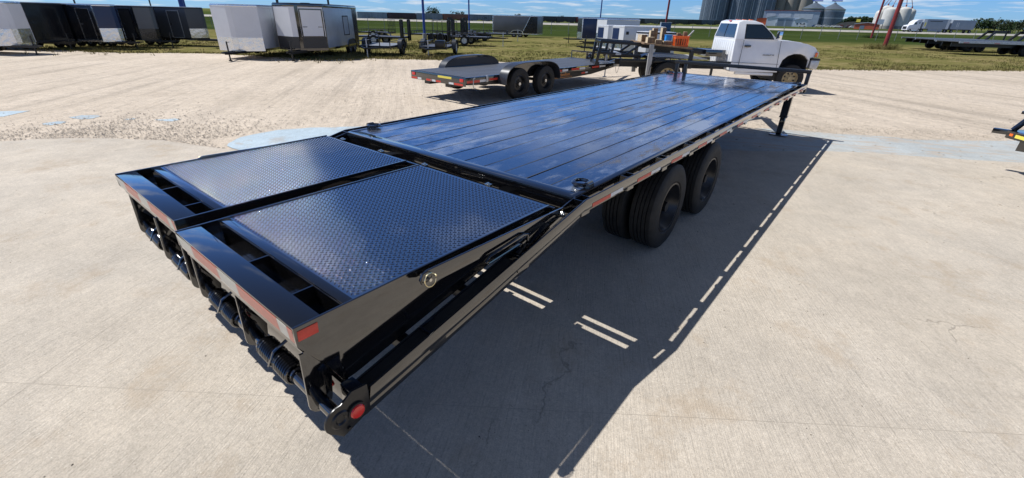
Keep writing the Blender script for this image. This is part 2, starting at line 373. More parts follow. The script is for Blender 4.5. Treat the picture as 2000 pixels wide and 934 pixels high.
for k,pp in enumerate([[(-11.23,-.84),(-11.3,-.62),(-11.1,-.42),(-10.9,-.40),(-10.76,-.55),(-10.78,-.70),(-11.0,-.8)],[(-10.78,-1.28),(-10.87,-1.05),(-10.72,-.95),(-10.58,-1.02),(-10.5,-1.2),(-10.62,-1.27)],
   [(-13.4,-2.3),(-12.9,-1.6),(-12.6,-1.22),(-12.45,-1.35),(-12.15,-1.65),(-12.6,-2.2)],[(-9.78,.2),(-9.64,.5),(-9.42,.55),(-9.36,.37),(-9.55,.28)],[(-10.27,-.2),(-10.2,-.02),(-10.1,.0),(-10.12,-.14)]]):
    sheet('pale_silt_patch',pp,MAPC,-.008,jit=.05,step=.05)
def clipslabs():
    """cut the slab outline along the joint grid; every panel is its own object"""
    th=R(29.3+0); u=Vector((math.cos(R(36.9)),math.sin(R(36.9)))); v=Vector((-u.y,u.x)); S_=3.6; g=.0014
    par=bpy.data.objects.new('concrete_slab',None); COL.objects.link(par); par['kind']='structure'
    def clip(poly,n,c):
        out=[]
        for i in range(len(poly)):
            a=poly[i];b=poly[(i+1)%len(poly)];da=a.dot(n)-c;db=b.dot(n)-c
            if da>=0: out.append(a)
            if da*db<0: out.append(a+(b-a)*(da/(da-db)))
        return out
    base=[]
    n=len(SL)
    for i in range(n):
        a=Vector(SL[i]);b=Vector(SL[(i+1)%n]); k=max(1,int((b-a).length/.12)) if i<9 else 1
        for q in range(k):
            p=a+(b-a)*q/k
            if q and i<9: p=p+Vector((nz2(p.x,p.y,3,1),nz2(p.x,p.y,3,2)))*.05+Vector((nz2(p.x,p.y,14,1),nz2(p.x,p.y,14,2)))*.025
            base.append(p)
    for i in range(-6,7):
        for j in range(-6,7):
            u0=-3.12+i*S_; v0=-.742+j*S_
            p=clip(base,u,u0+g); p=clip(p,-u,-(u0+S_-g)) if len(p)>2 else p
            p=clip(p,v,v0+g) if len(p)>2 else p; p=clip(p,-v,-(v0+S_-g)) if len(p)>2 else p
            if len(p)<3: continue
            bm=bmesh.new(); vs=[]
            for q in p:
                if not vs or (q-Vector(vs[-1].co.xy)).length>1e-4: vs.append(bm.verts.new((q.x,q.y,0)))
            if len(vs)<3: bm.free(); continue
            try: bm.faces.new(vs)
            except Exception: bm.free(); continue
            bmesh.ops.bisect_plane(bm,geom=bm.verts[:]+bm.edges[:]+bm.faces[:],plane_co=(-6,0,0),plane_no=(1,0,0))
            bmesh.ops.triangulate(bm,faces=bm.faces[:])
            for q in bm.verts: q.co.z=G(q.co.x)+.002+0*i
            me=bpy.data.meshes.new('slab_panel'); bm.to_mesh(me); bm.free()
            if me.polygons[0].normal.z<0: me.flip_normals()
            me.materials.append(MCON); o=bpy.data.objects.new('slab_panel',me); COL.objects.link(o); o.parent=par
clipslabs()
# loose stones: thickest along the edge of the slab
ST=mat('limestone_pebbles',(.40,.34,.27),.85,var=.5,scale=3)
def stones():
    mb=MB(); rnd=random.Random(3)
    def stone(x,y,s):
        z=G(x)-.004; a=rnd.random()*PI; sx=s*rnd.uniform(.7,1.3); sy=s*rnd.uniform(.5,1); h=s*rnd.uniform(.4,.8)
        ca,sa=math.cos(a),math.sin(a)
        pts=[(sx,0,h*.2),(0,sy,h*.2),(-sx,0,h*.3),(0,-sy,h*.15),(.1*sx,0,h),(0,0,-.004)]
        mb.add([(x+px*ca-py*sa,y+px*sa+py*ca,z+pz) for px,py,pz in pts],[(0,1,4),(1,2,4),(2,3,4),(3,0,4)])
    line=[Vector(p) for p in SL[0:10]]
    for _ in range(5200):
        i=rnd.randrange(len(line)-1); p=line[i].lerp(line[i+1],rnd.random()); d=abs(rnd.gauss(0,1.1))+.02
        nrm=Vector((-.62,.78)); q=p+nrm*d
        if -7.25<q.x<-3.5 and q.y>.25: continue
        stone(q.x,q.y,rnd.uniform(.008,.02)*(1.4 if rnd.random()<.06 else 1))
    for _ in range(3000):
        stone(rnd.uniform(-12,8),rnd.uniform(3,22),rnd.uniform(.010,.026)) if 1 else 0
    for _ in range(2500):
        t=rnd.random(); x=-1+5*t; y=8.0+ .62*(x+.5)+rnd.gauss(.5,.35); stone(x,y,rnd.uniform(.006,.014))
    o=mb.build('loose_gravel',ST); o['kind']='stuff'; tag(o,'loose pale gravel stones scattered along the edge of the concrete','gravel')
    mb=MB()
    for _ in range(420):
        x,y=rnd.uniform(-8.5,4),rnd.uniform(-3,6)
        z=G(x)+.003; s=rnd.uniform(.0025,.007)
        a=rnd.random()*PI; ca,sa=math.cos(a),math.sin(a)
        mb.add([(x+px*ca-py*sa,y+px*sa+py*ca,z+pz) for px,py,pz in [(s,0,0),(0,s*.7,0),(-s,0,0),(0,-s*.7,0),(0,0,s*.7)]],[(0,1,4),(1,2,4),(2,3,4),(3,0,4)])
    o=mb.build('grit',mat('dark_grit',(.16,.13,.10),.9,var=.5,scale=5)); o['kind']='stuff'; tag(o,'sparse dark grit lying on the concrete slab','grit')
stones()
# grass blades near the yard edge
def blades():
    rnd=random.Random(5); mb=MB()
    def tuft(x,y,h,n,sp):
        z=G(x)-.03
        for _ in range(n):
            a=rnd.random()*2*PI; px=x+rnd.gauss(0,sp); py=y+rnd.gauss(0,sp); hh=h*rnd.uniform(.5,1.2); w=.012+.01*rnd.random()
            lx,ly=rnd.gauss(0,.35)*hh,rnd.gauss(0,.35)*hh; ca,sa=math.cos(a)*w,math.sin(a)*w
            mb.add([(px-ca,py-sa,z),(px+ca,py+sa,z),(px+lx,py+ly,z+hh)],[(0,1,2)])
    fl=[Vector(p) for p in GF[2:14]]
    cum=[0]
    for a,b in zip(fl,fl[1:]): cum.append(cum[-1]+(b-a).length)
    for _ in range(15000):
        s=rnd.random()*cum[-1]*.8; i=max(k for k in range(len(cum)-1) if cum[k]<=s); a,b=fl[i],fl[i+1]; p=a.lerp(b,(s-cum[i])/(cum[i+1]-cum[i]))
        d=(b-a).normalized(); n=Vector((-d.y,d.x)); k=rnd.random()**1.6*22; q=p+n*(k-.25)
        dens=nz2(q.x,q.y,.25,9)
        if dens<-.15 and k>1: continue
        tuft(q.x,q.y,.07+.06*max(0,dens)+(.03 if k<3 else 0),4,.10)
    for (x,y,r,n,h) in [(-21,9.9,1.6,160,.13),(-20.2,11,1.4,160,.13),(-22.6,12.6,2,200,.18),(-44.7,12,1,60,.35),(-30,24.6,.8,60,.35),(-.65,53.4,1.2,150,.55),(-4.3,100.8,1.6,80,.6),(-18,15,1.5,120,.2),(-26,18,3,160,.25),(-24,12,2.5,160,.2),(-34,5,4,160,.18)]:
        for _ in range(n): tuft(x+rnd.gauss(0,r*.5),y+rnd.gauss(0,r*.5),h,5,.08)
    o=mb.build('grass',ground_mat('grass_blades','grass')); o['kind']='stuff'; tag(o,'short dry and green grass growing beyond the gravel yard','grass')
blades()
# ================================================================== THE BIG FLATBED TRAILER
H=.951; L=7.61; W=2.59
TR=thing('flatbed_trailer','long black deck-over flatbed trailer with two tread-plate ramps folded on its beavertail','trailer',(-1.295,2.9,0))
OFF=(-1.295,2.9,0)
def P_(name,mb,m,parent=TR,bevel=0,**k): return mb.build(name,m,parent,OFF if parent is not None else (0,0,0),bevel,**k)
def deckmat():
    m=mat('black_painted_deck_boards',(.010,.011,.014),.16,spec=1.0,coat=1.0); t=m.node_tree; m.node_tree.nodes['Principled BSDF'].inputs['Coat IOR'].default_value=2.35; b=t.nodes['Principled BSDF']; L_=t.links.new
    ge=t.nodes.new('ShaderNodeNewGeometry'); oi=t.nodes.new('ShaderNodeObjectInfo')
    def nz(sc,st=(1,1,1),det=6,ro=.65,seed=False):
        mp=t.nodes.new('ShaderNodeMapping'); mp.inputs['Scale'].default_value=st; L_(ge.outputs['Position'],mp.inputs[0]); v=mp.outputs[0]
        if seed:
            a=t.nodes.new('ShaderNodeVectorMath'); a.operation='ADD'; cx=t.nodes.new('ShaderNodeCombineXYZ'); mm=t.nodes.new('ShaderNodeMath'); mm.operation='MULTIPLY'; mm.inputs[1].default_value=40
            L_(oi.outputs['Random'],mm.inputs[0]); L_(mm.outputs[0],cx.inputs[1]); L_(v,a.inputs[0]); L_(cx.outputs[0],a.inputs[1]); v=a.outputs[0]
        n=t.nodes.new('ShaderNodeTexNoise'); n.inputs['Scale'].default_value=sc; n.inputs['Detail'].default_value=det; n.inputs['Roughness'].default_value=ro; L_(v,n.inputs['Vector']); return n.outputs['Fac']
    def rp(f,a,b2,ca=(0,0,0,1),cb_=(1,1,1,1)):
        r=t.nodes.new('ShaderNodeValToRGB'); r.color_ramp.elements[0].position=a; r.color_ramp.elements[1].position=b2; r.color_ramp.elements[0].color=ca; r.color_ramp.elements[1].color=cb_; L_(f,r.inputs[0]); return r.outputs[0]
    def mx(f,a,c2):
        x=t.nodes.new('ShaderNodeMix'); x.data_type='RGBA'; L_(f,x.inputs[0]); 
        for i,q in((6,a),(7,c2)):
            if isinstance(q,tuple): x.inputs[i].default_value=(*q,1)
            else: L_(q,x.inputs[i])
        return x.outputs[2]
    def mul(a,k):
        x=t.nodes.new('ShaderNodeMath'); x.operation='MULTIPLY'; L_(a,x.inputs[0])
        if isinstance(k,(int,float)): x.inputs[1].default_value=k
        else: L_(k,x.inputs[1])
        return x.outputs[0]
    dust_sheen=rp(nz(1.15,(1.6,.55,1),9,.74),.50,.62)                       # pale dust film, with cloud reflections painted into the same patches
    scuff=rp(nz(3.2,(1,.24,1),9,.82,True),.53,.60)                  # brown scuffs along the boards
    patch=rp(nz(.7,(1,1,1),4,.6),.44,.56)
    mud=mul(scuff,patch)
    spk=rp(nz(60,(1,.5,1),2,.5),.70,.74)
    c=mx(mul(dust_sheen,.46),(.006,.011,.024),(.40,.45,.53))  # boards are black; the blue of the base paints sky reflection
    c=mx(mul(mud,.85),c,(.10,.082,.062))
    c=mx(mul(spk,.35),c,(.35,.37,.40))
    L_(c,b.inputs['Base Color'])
    r=t.nodes.new('ShaderNodeMath'); r.operation='ADD'; L_(mul(dust_sheen,.22),r.inputs[0]); r2=t.nodes.new('ShaderNodeMath'); r2.operation='ADD'; L_(mul(mud,.30),r2.inputs[0]); r2.inputs[1].default_value=.10; L_(r2.outputs[0],r.inputs[1]); L_(r.outputs[0],b.inputs['Roughness']); L_(r.outputs[0],b.inputs['Coat Roughness'])
    cw_=t.nodes.new('ShaderNodeMath'); cw_.operation='SUBTRACT'; cw_.inputs[0].default_value=1.0; L_(mul(mud,.85),cw_.inputs[1]); L_(cw_.outputs[0],b.inputs['Coat Weight'])
    bu=t.nodes.new('ShaderNodeBump'); bu.inputs['Strength'].default_value=.35; bu.inputs['Distance'].default_value=.004; L_(nz(9,(1,.12,1),7,.7,True),bu.inputs['Height'])
    b2_=t.nodes.new('ShaderNodeBump'); b2_.inputs['Strength'].default_value=.5; b2_.inputs['Distance'].default_value=.02; L_(nz(1.6,(1,.6,1),4,.5,True),b2_.inputs['Height']); L_(bu.outputs[0],b2_.inputs['Normal']); L_(b2_.outputs[0],b.inputs['Normal'])
    return m
DECK=deckmat()
rnd=random.Random(11)
# deck boards
nb=12; x0=-2.472; bw=(-.123-x0)/nb
for i in range(nb):
    a=x0+i*bw+.004; b_=x0+(i+1)*bw-.004; dz=rnd.uniform(-.0018,.0018); mb=MB()
    n=14
    vs=[];fs=[]
    for k in range(n+1):
        y=.070+(L-.115-.070)*k/n; zz=H-.003+dz+.0012*math.sin(k*1.7+i*2.3)
        vs+=[(a,y,zz-.035),(a,y,zz-.003),(a+.003,y,zz),(b_-.003,y,zz),(b_,y,zz-.003),(b_,y,zz-.035)]
    for k in range(n):
        for q in range(6): fs.append((k*6+q,k*6+(q+1)%6,(k+1)*6+(q+1)%6,(k+1)*6+q))
    fs+=[tuple(range(6)),tuple(range(n*6,n*6+6))[::-1]]
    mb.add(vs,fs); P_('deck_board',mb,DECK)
# perimeter channels
for s in (0,1):
    X=lambda x:(x if s==0 else -W-x)
    def bx(mb,xa,xb,*r): a,b_=sorted((X(xa),X(xb))); mb.box(a,b_,*r); return mb
    mb=MB(); bx(mb,-.123,-.080,.0,L-.05,H-.006,H); bx(mb,-.086,-.080,.0,L-.05,H-.15,H-.0061); bx(mb,-.14,-.0861,.0,L-.05,H-.15,H-.143)
    P_('side_channel',mb,BLK,bevel=.0015)
    # rub rail with the bend at the beavertail
    rail=MB(); poly=[(L,H),(0,H),(-1.56,H-.325),(-1.575,H-.40),(-.02,H-.072),(L,H-.072)]
    rail.prism([(y,z) for y,z in poly],'x',*sorted((X(-.011),X(0))))
    rr=P_('rub_rail',rail,BLK,bevel=.002)
    # stake pockets
    for k in range(-2,13):
        y=.61*k+.02
        if y>L-.1: break
        dzp=0 if y>=-.05 else .208*(-y)
        mb=MB(); y0,y1=y-.047,y+.047
        for (xa,xb,ya,yb) in ((-.0795,-.074,y0,y1),(-.017,-.0115,y0,y1),(-.0739,-.0171,y0,y0+.005),(-.0739,-.0171,y1-.005,y1)):
            bx(mb,xa,xb,ya,yb,H-.108-dzp,H-.006-dzp)
        P_('stake_pocket',mb,BLK)
    if s==0:
        for k in range(12):
            y=.075+.632*k
            if y+.4>L: break
            zc=H-.0625
            for (ya,yb,mm,nm) in ((y,y+.232,RED,'red_reflector_strip'),(y+.234,y+.405,WHT,'white_reflector_strip')):
                mb=MB().box(.0,.0015,ya,yb,zc-.0,zc+.024) if 0 else MB().box(.0004,.0018,ya,yb,H-.070,H-.045); P_(nm,mb,mm)
        for k in range(12):
            y=.40+.61*k
            if y>L-.2: break
            mb=MB(); mb.prism([(y-.03,H-.0725),(y+.035,H-.0725),(y+.02,H-.083),(y-.005,H-.083)],'x',-.011,-.001); P_('rail_gusset',mb,UND)
    # dovetail frame side
    mb=MB(); mb.prism([(-.001,H-.001),(-1.58,H-.335),(-1.60,H-.47),(-.001,H-.151)],'x',*sorted((X(-.088),X(-.080))));
    mb.prism([(-.001,H-.143),(-1.60,H-.462),(-1.60,H-.470),(-.001,H-.151)],'x',*sorted((X(-.14),X(-.0885))))
    P_('beavertail_channel',mb,BLK,bevel=.001)
    mb=MB(); mb.prism([(-.66,H-.150),(-1.57,H-.342),(-1.57,H-.350),(-.66,H-.158)],'x',*sorted((X(-.0795),X(-.0115)))); P_('beavertail_cover_strip',mb,UND)
    mb=MB(); mb.prism([(-.03,H-.085),(-1.58,H-.412),(-1.585,H-.462),(-.03,H-.132)],'x',*sorted((X(-.030),X(-.016)))); P_('beavertail_lower_rail',mb,BLK,bevel=.001)
# header, gap and ramp hinge line
mb=MB().box(-2.50,-.09,-.03,.069,H-.008,H-.0005); mb.box(-2.50,-.09,-.0299,-.022,H-.15,H-.0081); P_('rear_header',mb,BLK,bevel=.003)
mb=MB().box(-2.50,-.09,-.117,-.070,H-.20,H-.13); P_('gap_cross_tube',mb,BLK,bevel=.004)
mb=MB().box(-2.52,-.09,-.222,-.203,H-.06,H-.012); P_('ramp_stop_bar',mb,BLK,bevel=.003)
for x in (-2.3,-1.76,-1.24,-.62):
    mb=MB().box(x-.022,x+.022,-.212,-.182,H-.0115,H+.002); mb.cyl((x,-.197,H+.002),(x,-.197,H+.010),.009,10); P_('ramp_latch_pad',mb,ZINC,bevel=.003)
mb=MB().box(-2.47,-.12,L-.114,L-.001,H-.006,H); mb.box(-2.58,-.01,L-.0005,L+.012,H-.15,H); P_('front_header',mb,BLK,bevel=.002)
# frame below
for x in (-.64,-1.95):
    mb=MB().box(x-.006,x+.006,-.3,L,.60,.84); mb.box(x-.05,x+.05,-.3,L,.8405,.852); mb.box(x-.05,x+.05,-.3,L,.59,.5995)
    P_('frame_beam',mb,BLK2)
cm_=MB().box(-2.50,-.09,-.02,.02,.853,.905); c0=P_('cross_member',cm_,BLK2); c0.location=(0,.3,0)
copies(c0,[(0,.3+.61*k,0) for k in range(1,12)])
for y,z in((-.42,.76),(-.85,.66),(-1.25,.58)):
    mb=MB().box(-2.50,-.09,y-.03,y+.03,z-.06,z-.01); P_('beavertail_cross_member',mb,BLK2,bevel=.002)
mb=MB().prism([(-.2,.80),(-1.58,.52),(-1.58,.44),(-.2,.66)],'x',-1.375,-1.30); P_('beavertail_centre_beam',mb,BLK)
# axles and wheels
def tyre_mesh(Rr,wd,ri):
    h=wd/2; g=.014
    pr=[(-h*.80,ri),(-h*.98,ri+.02),(-h,ri+(Rr-ri)*.45),(-h*.96,Rr-.035),(-h*.84,Rr-.010)]
    xs_=[-.80,-.46,-.42,-.17,-.13,.13,.17,.42,.46,.80]
    for i,q in enumerate(xs_):
        pass
    tr=[(-h*.78,Rr-.002),(-h*.50,Rr),(-h*.49,Rr-g),(-h*.43,Rr-g),(-h*.42,Rr),(-h*.18,Rr),(-h*.17,Rr-g),(-h*.11,Rr-g),(-h*.10,Rr),(h*.10,Rr),(h*.11,Rr-g),(h*.17,Rr-g),(h*.18,Rr),(h*.42,Rr),(h*.43,Rr-g),(h*.49,Rr-g),(h*.50,Rr),(h*.78,Rr-.002)]
    pr+=tr+[(h*.84,Rr-.010),(h*.96,Rr-.035),(h,ri+(Rr-ri)*.45),(h*.98,ri+.02),(h*.80,ri)]
    return pr
def wheel(name,parent,c,off,Rr,wd,ri,side,dish,rimm,hub=True,tm=None,nh=8,hubm=None,group=None):
    """side=+1: outer face towards +x of the local frame ; axis along 'ax'"""
    mb=MB().rev(tyre_mesh(Rr,wd,ri),c,'x',64); ty=mb.build('tyre',tm or RUB,parent,off,ang=25)
    h=wd/2
    f=side*h
    rim=MB().rev([(f*.92,ri+.006),(f*.94,ri-.008),(f*.80,ri-.016),(f*.45,ri-.03),(f*.45-side*dish*.2,ri-.045),(f*.45-side*dish,ri-.06),(f*.45-side*dish,.055),(f*.45-side*dish+side*.02,.05)],c,'x',40)
    rim.rev([(-f*.9,ri+.005),(-f*.3,ri-.02),(f*.45-side*dish,ri-.06)],c,'x',40)
    ro=rim.build('rim',rimm,ty,off)
    if hub:
        hb=MB(); hb.cyl((c[0]+f*.45-side*dish,c[1],c[2]),(c[0]+f*.45-side*dish+side*.10,c[1],c[2]),.05,20,.045)
        for k in range(nh):
            t=2*PI*k/nh; yy=c[1]+.082*math.cos(t); zz=c[2]+.082*math.sin(t); hb.cyl((c[0]+f*.45-side*dish,yy,zz),(c[0]+f*.45-side*dish+side*.03,yy,zz),.010,6)
        hb.build('hub',hubm or rimm,ty,off)
    return ty
for y in (1.62,2.70):
    for x,sd in ((-.145,1),(-.415,1),(-2.425,-1),(-2.16,-1)):
        wheel('wheel',TR,(x,y,.395),OFF,.395,.232,.225,sd,.07 if x in(-.145,-2.425) else .01,BLK2)
    mb=MB().cyl((-2.1,y,.395),(-.49,y,.395),.065,14); P_('axle',mb,UND)
    for x in (-.64,-1.95):
        mb=MB().bar((x,y-.42,.545),(x,y,.475),.07,.02); mb.bar((x,y,.475),(x,y+.42,.545),.07,.02); mb.box(x-.04,x+.04,y-.09,y+.09,.44,.50); mb.box(x-.02,x+.02,y-.45,y-.40,.53,.60); mb.box(x-.02,x+.02,y+.40,y+.45,.53,.60); P_('leaf_spring',mb,UND)
# landing legs
for x in (-.23,-2.36):
    mb=MB().box(x-.062,x+.062,L-.03,L+.094,.36,.955); mb.box(x-.068,x+.068,L-.036,L+.10,.335,.3595); P_('landing_leg',mb,BLK,bevel=.004)
    mb=MB().box(x-.046,x+.046,L-.014,L+.078,.0225,.334); q=P_('inner_leg',mb,BLK,bevel=.003)
    mb=MB().box(x-.15,x+.15,L-.08,L+.145,.004,.022); P_('foot_plate',mb,BLK,bevel=.002)
# front rail
mb=MB().box(-2.47,.0,L+.016,L+.076,1.125,1.185); P_('front_rail',mb,BLK2,bevel=.005)
for x in (-.035,-2.24,-2.42):
    mb=MB().box(x-.03,x+.03,L+.018,L+.074,H-.14,1.1245); P_('front_rail_post',mb,BLK2,bevel=.003)
# tongue
mb=MB().bar((-.66,L,.70),(-1.24,L+1.5,.62),.08,.16); mb.bar((-1.93,L,.70),(-1.35,L+1.5,.62),.08,.16); mb.box(-1.42,-1.17,L+1.4,L+1.62,.52,.70); P_('drawbar',mb,BLK)
mb=MB().tube([(-1.295+.06*math.cos(t),L+1.72+.07*math.sin(t),.6) for t in [2*PI*i/16 for i in range(16)]],.02,8,True); P_('pintle_eye',mb,BLK2)
# D rings
def dring(x,y,sx):
    mb=MB().tube([(x+.052*math.cos(t),y+.055*math.sin(t),H+.020) for t in [2*PI*i/20 for i in range(20)]],.0125,8,True); o=P_('tie_down_ring',mb,BLK)
    mb=MB().cyl((x+sx*.055,y-.032,H+.018),(x+sx*.055,y+.032,H+.018),.021,12); mb.box(x+sx*.055-.025,x+sx*.055+.025,y-.03,y+.03,H+.001,H+.012); mb.build('ring_clip',BLK,o,OFF)
dring(-.165,.20,1); dring(-2.47,.24,-1); dring(-.15,L-.22,1); dring(-2.45,L-.2,-1)
# ramps
def ramp(x0,x1,divs,tag_,dy=0):
    ZT=H
    def P_(name,mb,m,parent=TR,bevel=0,**k):
        mb.v=[(x,y+(dy if y<-1.45 else dy*max(0,(-y-.228))/1.222),z) for x,y,z in mb.v]
        return mb.build(name,m,parent,OFF,bevel,**k)
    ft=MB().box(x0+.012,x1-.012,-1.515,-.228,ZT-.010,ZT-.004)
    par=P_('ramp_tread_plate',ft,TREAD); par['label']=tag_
    # raised lugs: alternating directions
    mb=MB(); p=.0292; y=-1.500; row=0
    while y<-.242:
        x=x0+.030+(p/2 if row%2 else 0); k=0
        while x<x1-.028:
            a=R(45) if (row%2) else R(-45); ca,sa=math.cos(a),math.sin(a); l,w_,h=.0122,.0044,.0030
            pts=[(-l,0,0),(-l*.45,w_,0),(l*.45,w_,0),(l,0,0),(l*.45,-w_,0),(-l*.45,-w_,0),(-l*.5,0,h),(l*.5,0,h)]
            mb.add([(x+px*ca-py*sa,y+px*sa+py*ca,ZT-.0042+pz) for px,py,pz in pts],[(0,6,1),(1,6,7,2),(2,7,3),(3,7,4),(4,7,6,5),(5,6,0)])
            x+=p;k+=1
        y+=p/2; row+=1
    lg=P_('tread_lugs',mb,LUG,ang=180); lg['kind']='stuff'
    # frame: side flanges, strip, beam
    for xa,xb in((x0,x0+.0115),(x1-.0115,x1)):
        poly=[(-.224,ZT+.0015),(-1.757,ZT+.0015),(-1.757,ZT-.075),(-1.665,ZT-.225),(-1.615,ZT-.335),(-1.56,ZT-.33),(-.30,ZT-.075),(-.224,ZT-.06)]
        P_('ramp_side_plate',MB().prism(poly,'x',xa,xb),BLK,bevel=.0012)
    P_('ramp_front_strip',MB().box(x0+.012,x1-.012,-1.558,-1.5155,ZT-.012,ZT-.003),BLK,bevel=.001)
    P_('ramp_end_beam',MB().prism([(-1.756,ZT),(-1.652,ZT),(-1.652,ZT-.007),(-1.746,ZT-.007),(-1.742,ZT-.088),(-1.752,ZT-.088)],'x',x0+.012,x1-.012),BLK,bevel=.0015)
    P_('ramp_inner_web',MB().box(x0+.012,x1-.012,-1.562,-1.5585,ZT-.24,ZT-.012),BLK)
    for xd in divs:
        P_('ramp_divider',MB().prism([(-1.7415,ZT-.008),(-1.5625,ZT-.008),(-1.5625,ZT-.24),(-1.66,ZT-.22),(-1.7415,ZT-.085)],'x',xd-.004,xd+.004),BLK)
    P_('ramp_floor_sun_stop',MB().box(x0+.012,x1-.012,-1.738,-1.5635,ZT-.128,ZT-.118),BLK)  # floor widened across the slot to stop sun passing through
    for k in range(4):
        xx=x0+.2+k*(x1-x0-.4)/3
        P_('ramp_rib',MB().box(xx-.004,xx+.004,-1.55,-.25,ZT-.07,ZT-.011),UND)
    # tape on the rear face
    n_=[(.0,.17,WHTS),(.17,.43,REDS),(.43,.60,WHTS),(.60,.90,REDS),(.90,.965,WHTS),(.965,1.,REDS)]
    wd=x1-x0-.024
    for a,b_,mm in n_:
        P_('red_reflector_strip' if mm is REDS else 'white_reflector_strip',MB().prism([(-1.7565,ZT-.012),(-1.7582,ZT-.012),(-1.7542,ZT-.072),(-1.7525,ZT-.072)],'x',x0+.012+wd*a+.001,x0+.012+wd*b_-.001),mm)
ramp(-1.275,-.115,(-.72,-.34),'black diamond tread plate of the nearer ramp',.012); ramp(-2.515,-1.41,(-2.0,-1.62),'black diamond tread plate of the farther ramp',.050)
# hinge plates, shaft, springs
SZ=.572
def sy(x): return -1.700-.022*x
SY=sy(0)
sh=MB().cyl((-2.50,sy(-2.5),SZ),(.0,SY,SZ),.0255,20); P_('hinge_shaft',sh,BLK)
def hplate(x,tall=.20):
    poly=[]; SY=sy(x); q=SY+1.672
    for k in range(9):
        t=PI+PI*k/8; poly.append((SY+.048*math.cos(t)-.0,SZ+.048*math.sin(t)))
    poly+=[(-1.612+q,SZ+.09),(-1.60+q,H-.235),(-1.66+q,H-.13),(-1.712+q,H-.13)]
    P_('hinge_plate',MB().prism(poly,'x',x-.005,x+.005),BLK,bevel=.001)
for x in (-2.46,-1.90,-1.435,-1.29,-.72,-.14): hplate(x)
def coil(xa,xb,turns,rc=.041,rw=.0066):
    n=turns*14; pts=[(xa+(xb-xa)*i/n,sy(xa+(xb-xa)*i/n)+rc*math.cos(2*PI*i/14),SZ+rc*math.sin(2*PI*i/14)) for i in range(n+1)]
    return MB().tube(pts,rw,6)
for a,b_ in((-2.34,-2.07),(-1.80,-1.53),(-1.20,-.90),(-.62,-.34)):
    m_=(a+b_)/2; SY=sy(m_)
    P_('torsion_spring',coil(a,m_-.008,8),BLK); P_('torsion_spring',coil(m_+.008,b_,8),BLK)
    P_('spring_arm',MB().tube([(m_,SY+.05,SZ-.01),(m_,SY-.052,SZ+.0),(m_,SY-.02,SZ+.052),(m_,-1.60,SZ+.10)],.0072,6),BLK)
    for q in (a-.01,b_+.01): P_('spring_collar',MB().cyl((q-.006,SY,SZ),(q+.006,SY,SZ),.036,18),BLK)
# rear cross bar with lamps
SY=sy(0)
P_('rear_cross_bar',MB().box(-2.48,-.10,-1.60,-1.565,.47,.575),BLK,bevel=.003)
def oval(x,z):
    pts=[(x+.075*math.copysign(abs(math.cos(t))**.7,math.cos(t)),z+.025*math.sin(t)) for t in [2*PI*i/28 for i in range(28)]]
    return pts
for x in (-.30,-2.29):
    P_('tail_lamp',MB().prism(oval(x,.523),'y',-1.612,-1.6005),REDL,bevel=.003)
# corner end plate with the side marker lamp
for s in (0,):
    X=lambda x:(x if s==0 else -W-x)
    poly=[(SY+.062*math.cos(t),SZ+.062*math.sin(t)) for t in [R(80)+R(160)*k/8 for k in range(9)]]
    poly+=[(-1.70,.480),(-1.575,.525),(-1.575,.655),(-1.64,.665)]
    a,b_=sorted((X(-.006),X(.004))); ep=P_('end_plate',MB().prism(poly,'x',a,b_),BLK2,bevel=.002)
    a,b_=sorted((X(-.08),X(-.0065))); P_('end_plate_bracket',MB().box(a,b_,-1.64,-1.585,.50,.65),BLK,bevel=.003)
    a,b_=sorted((X(.0045),X(.014))); mb=MB(); mb.cyl((a,-1.635,.568),(b_,-1.635,.568),.038,28); P_('lamp_grommet',mb,RUB)
    a,b_=sorted((X(.0145),X(.020))); mb=MB(); mb.cyl((a if s==0 else b_,-1.635,.568),(b_ if s==0 else a,-1.635,.568),.030,28,.026); P_('side_marker_lamp',mb,REDL)
    a,b_=sorted((X(.0045),X(.010))); mb=MB(); mb.rev([(a,.016),(b_,.022),(b_,.034),(a,.040)],(0,SY,SZ),'x',28); P_('shaft_bushing',mb,BLK2)
    mb=MB(); mb.cyl((X(.0046),-1.675,.505),(X(.010),-1.675,.505),.008,10); P_('end_bolt',mb,BLK2)
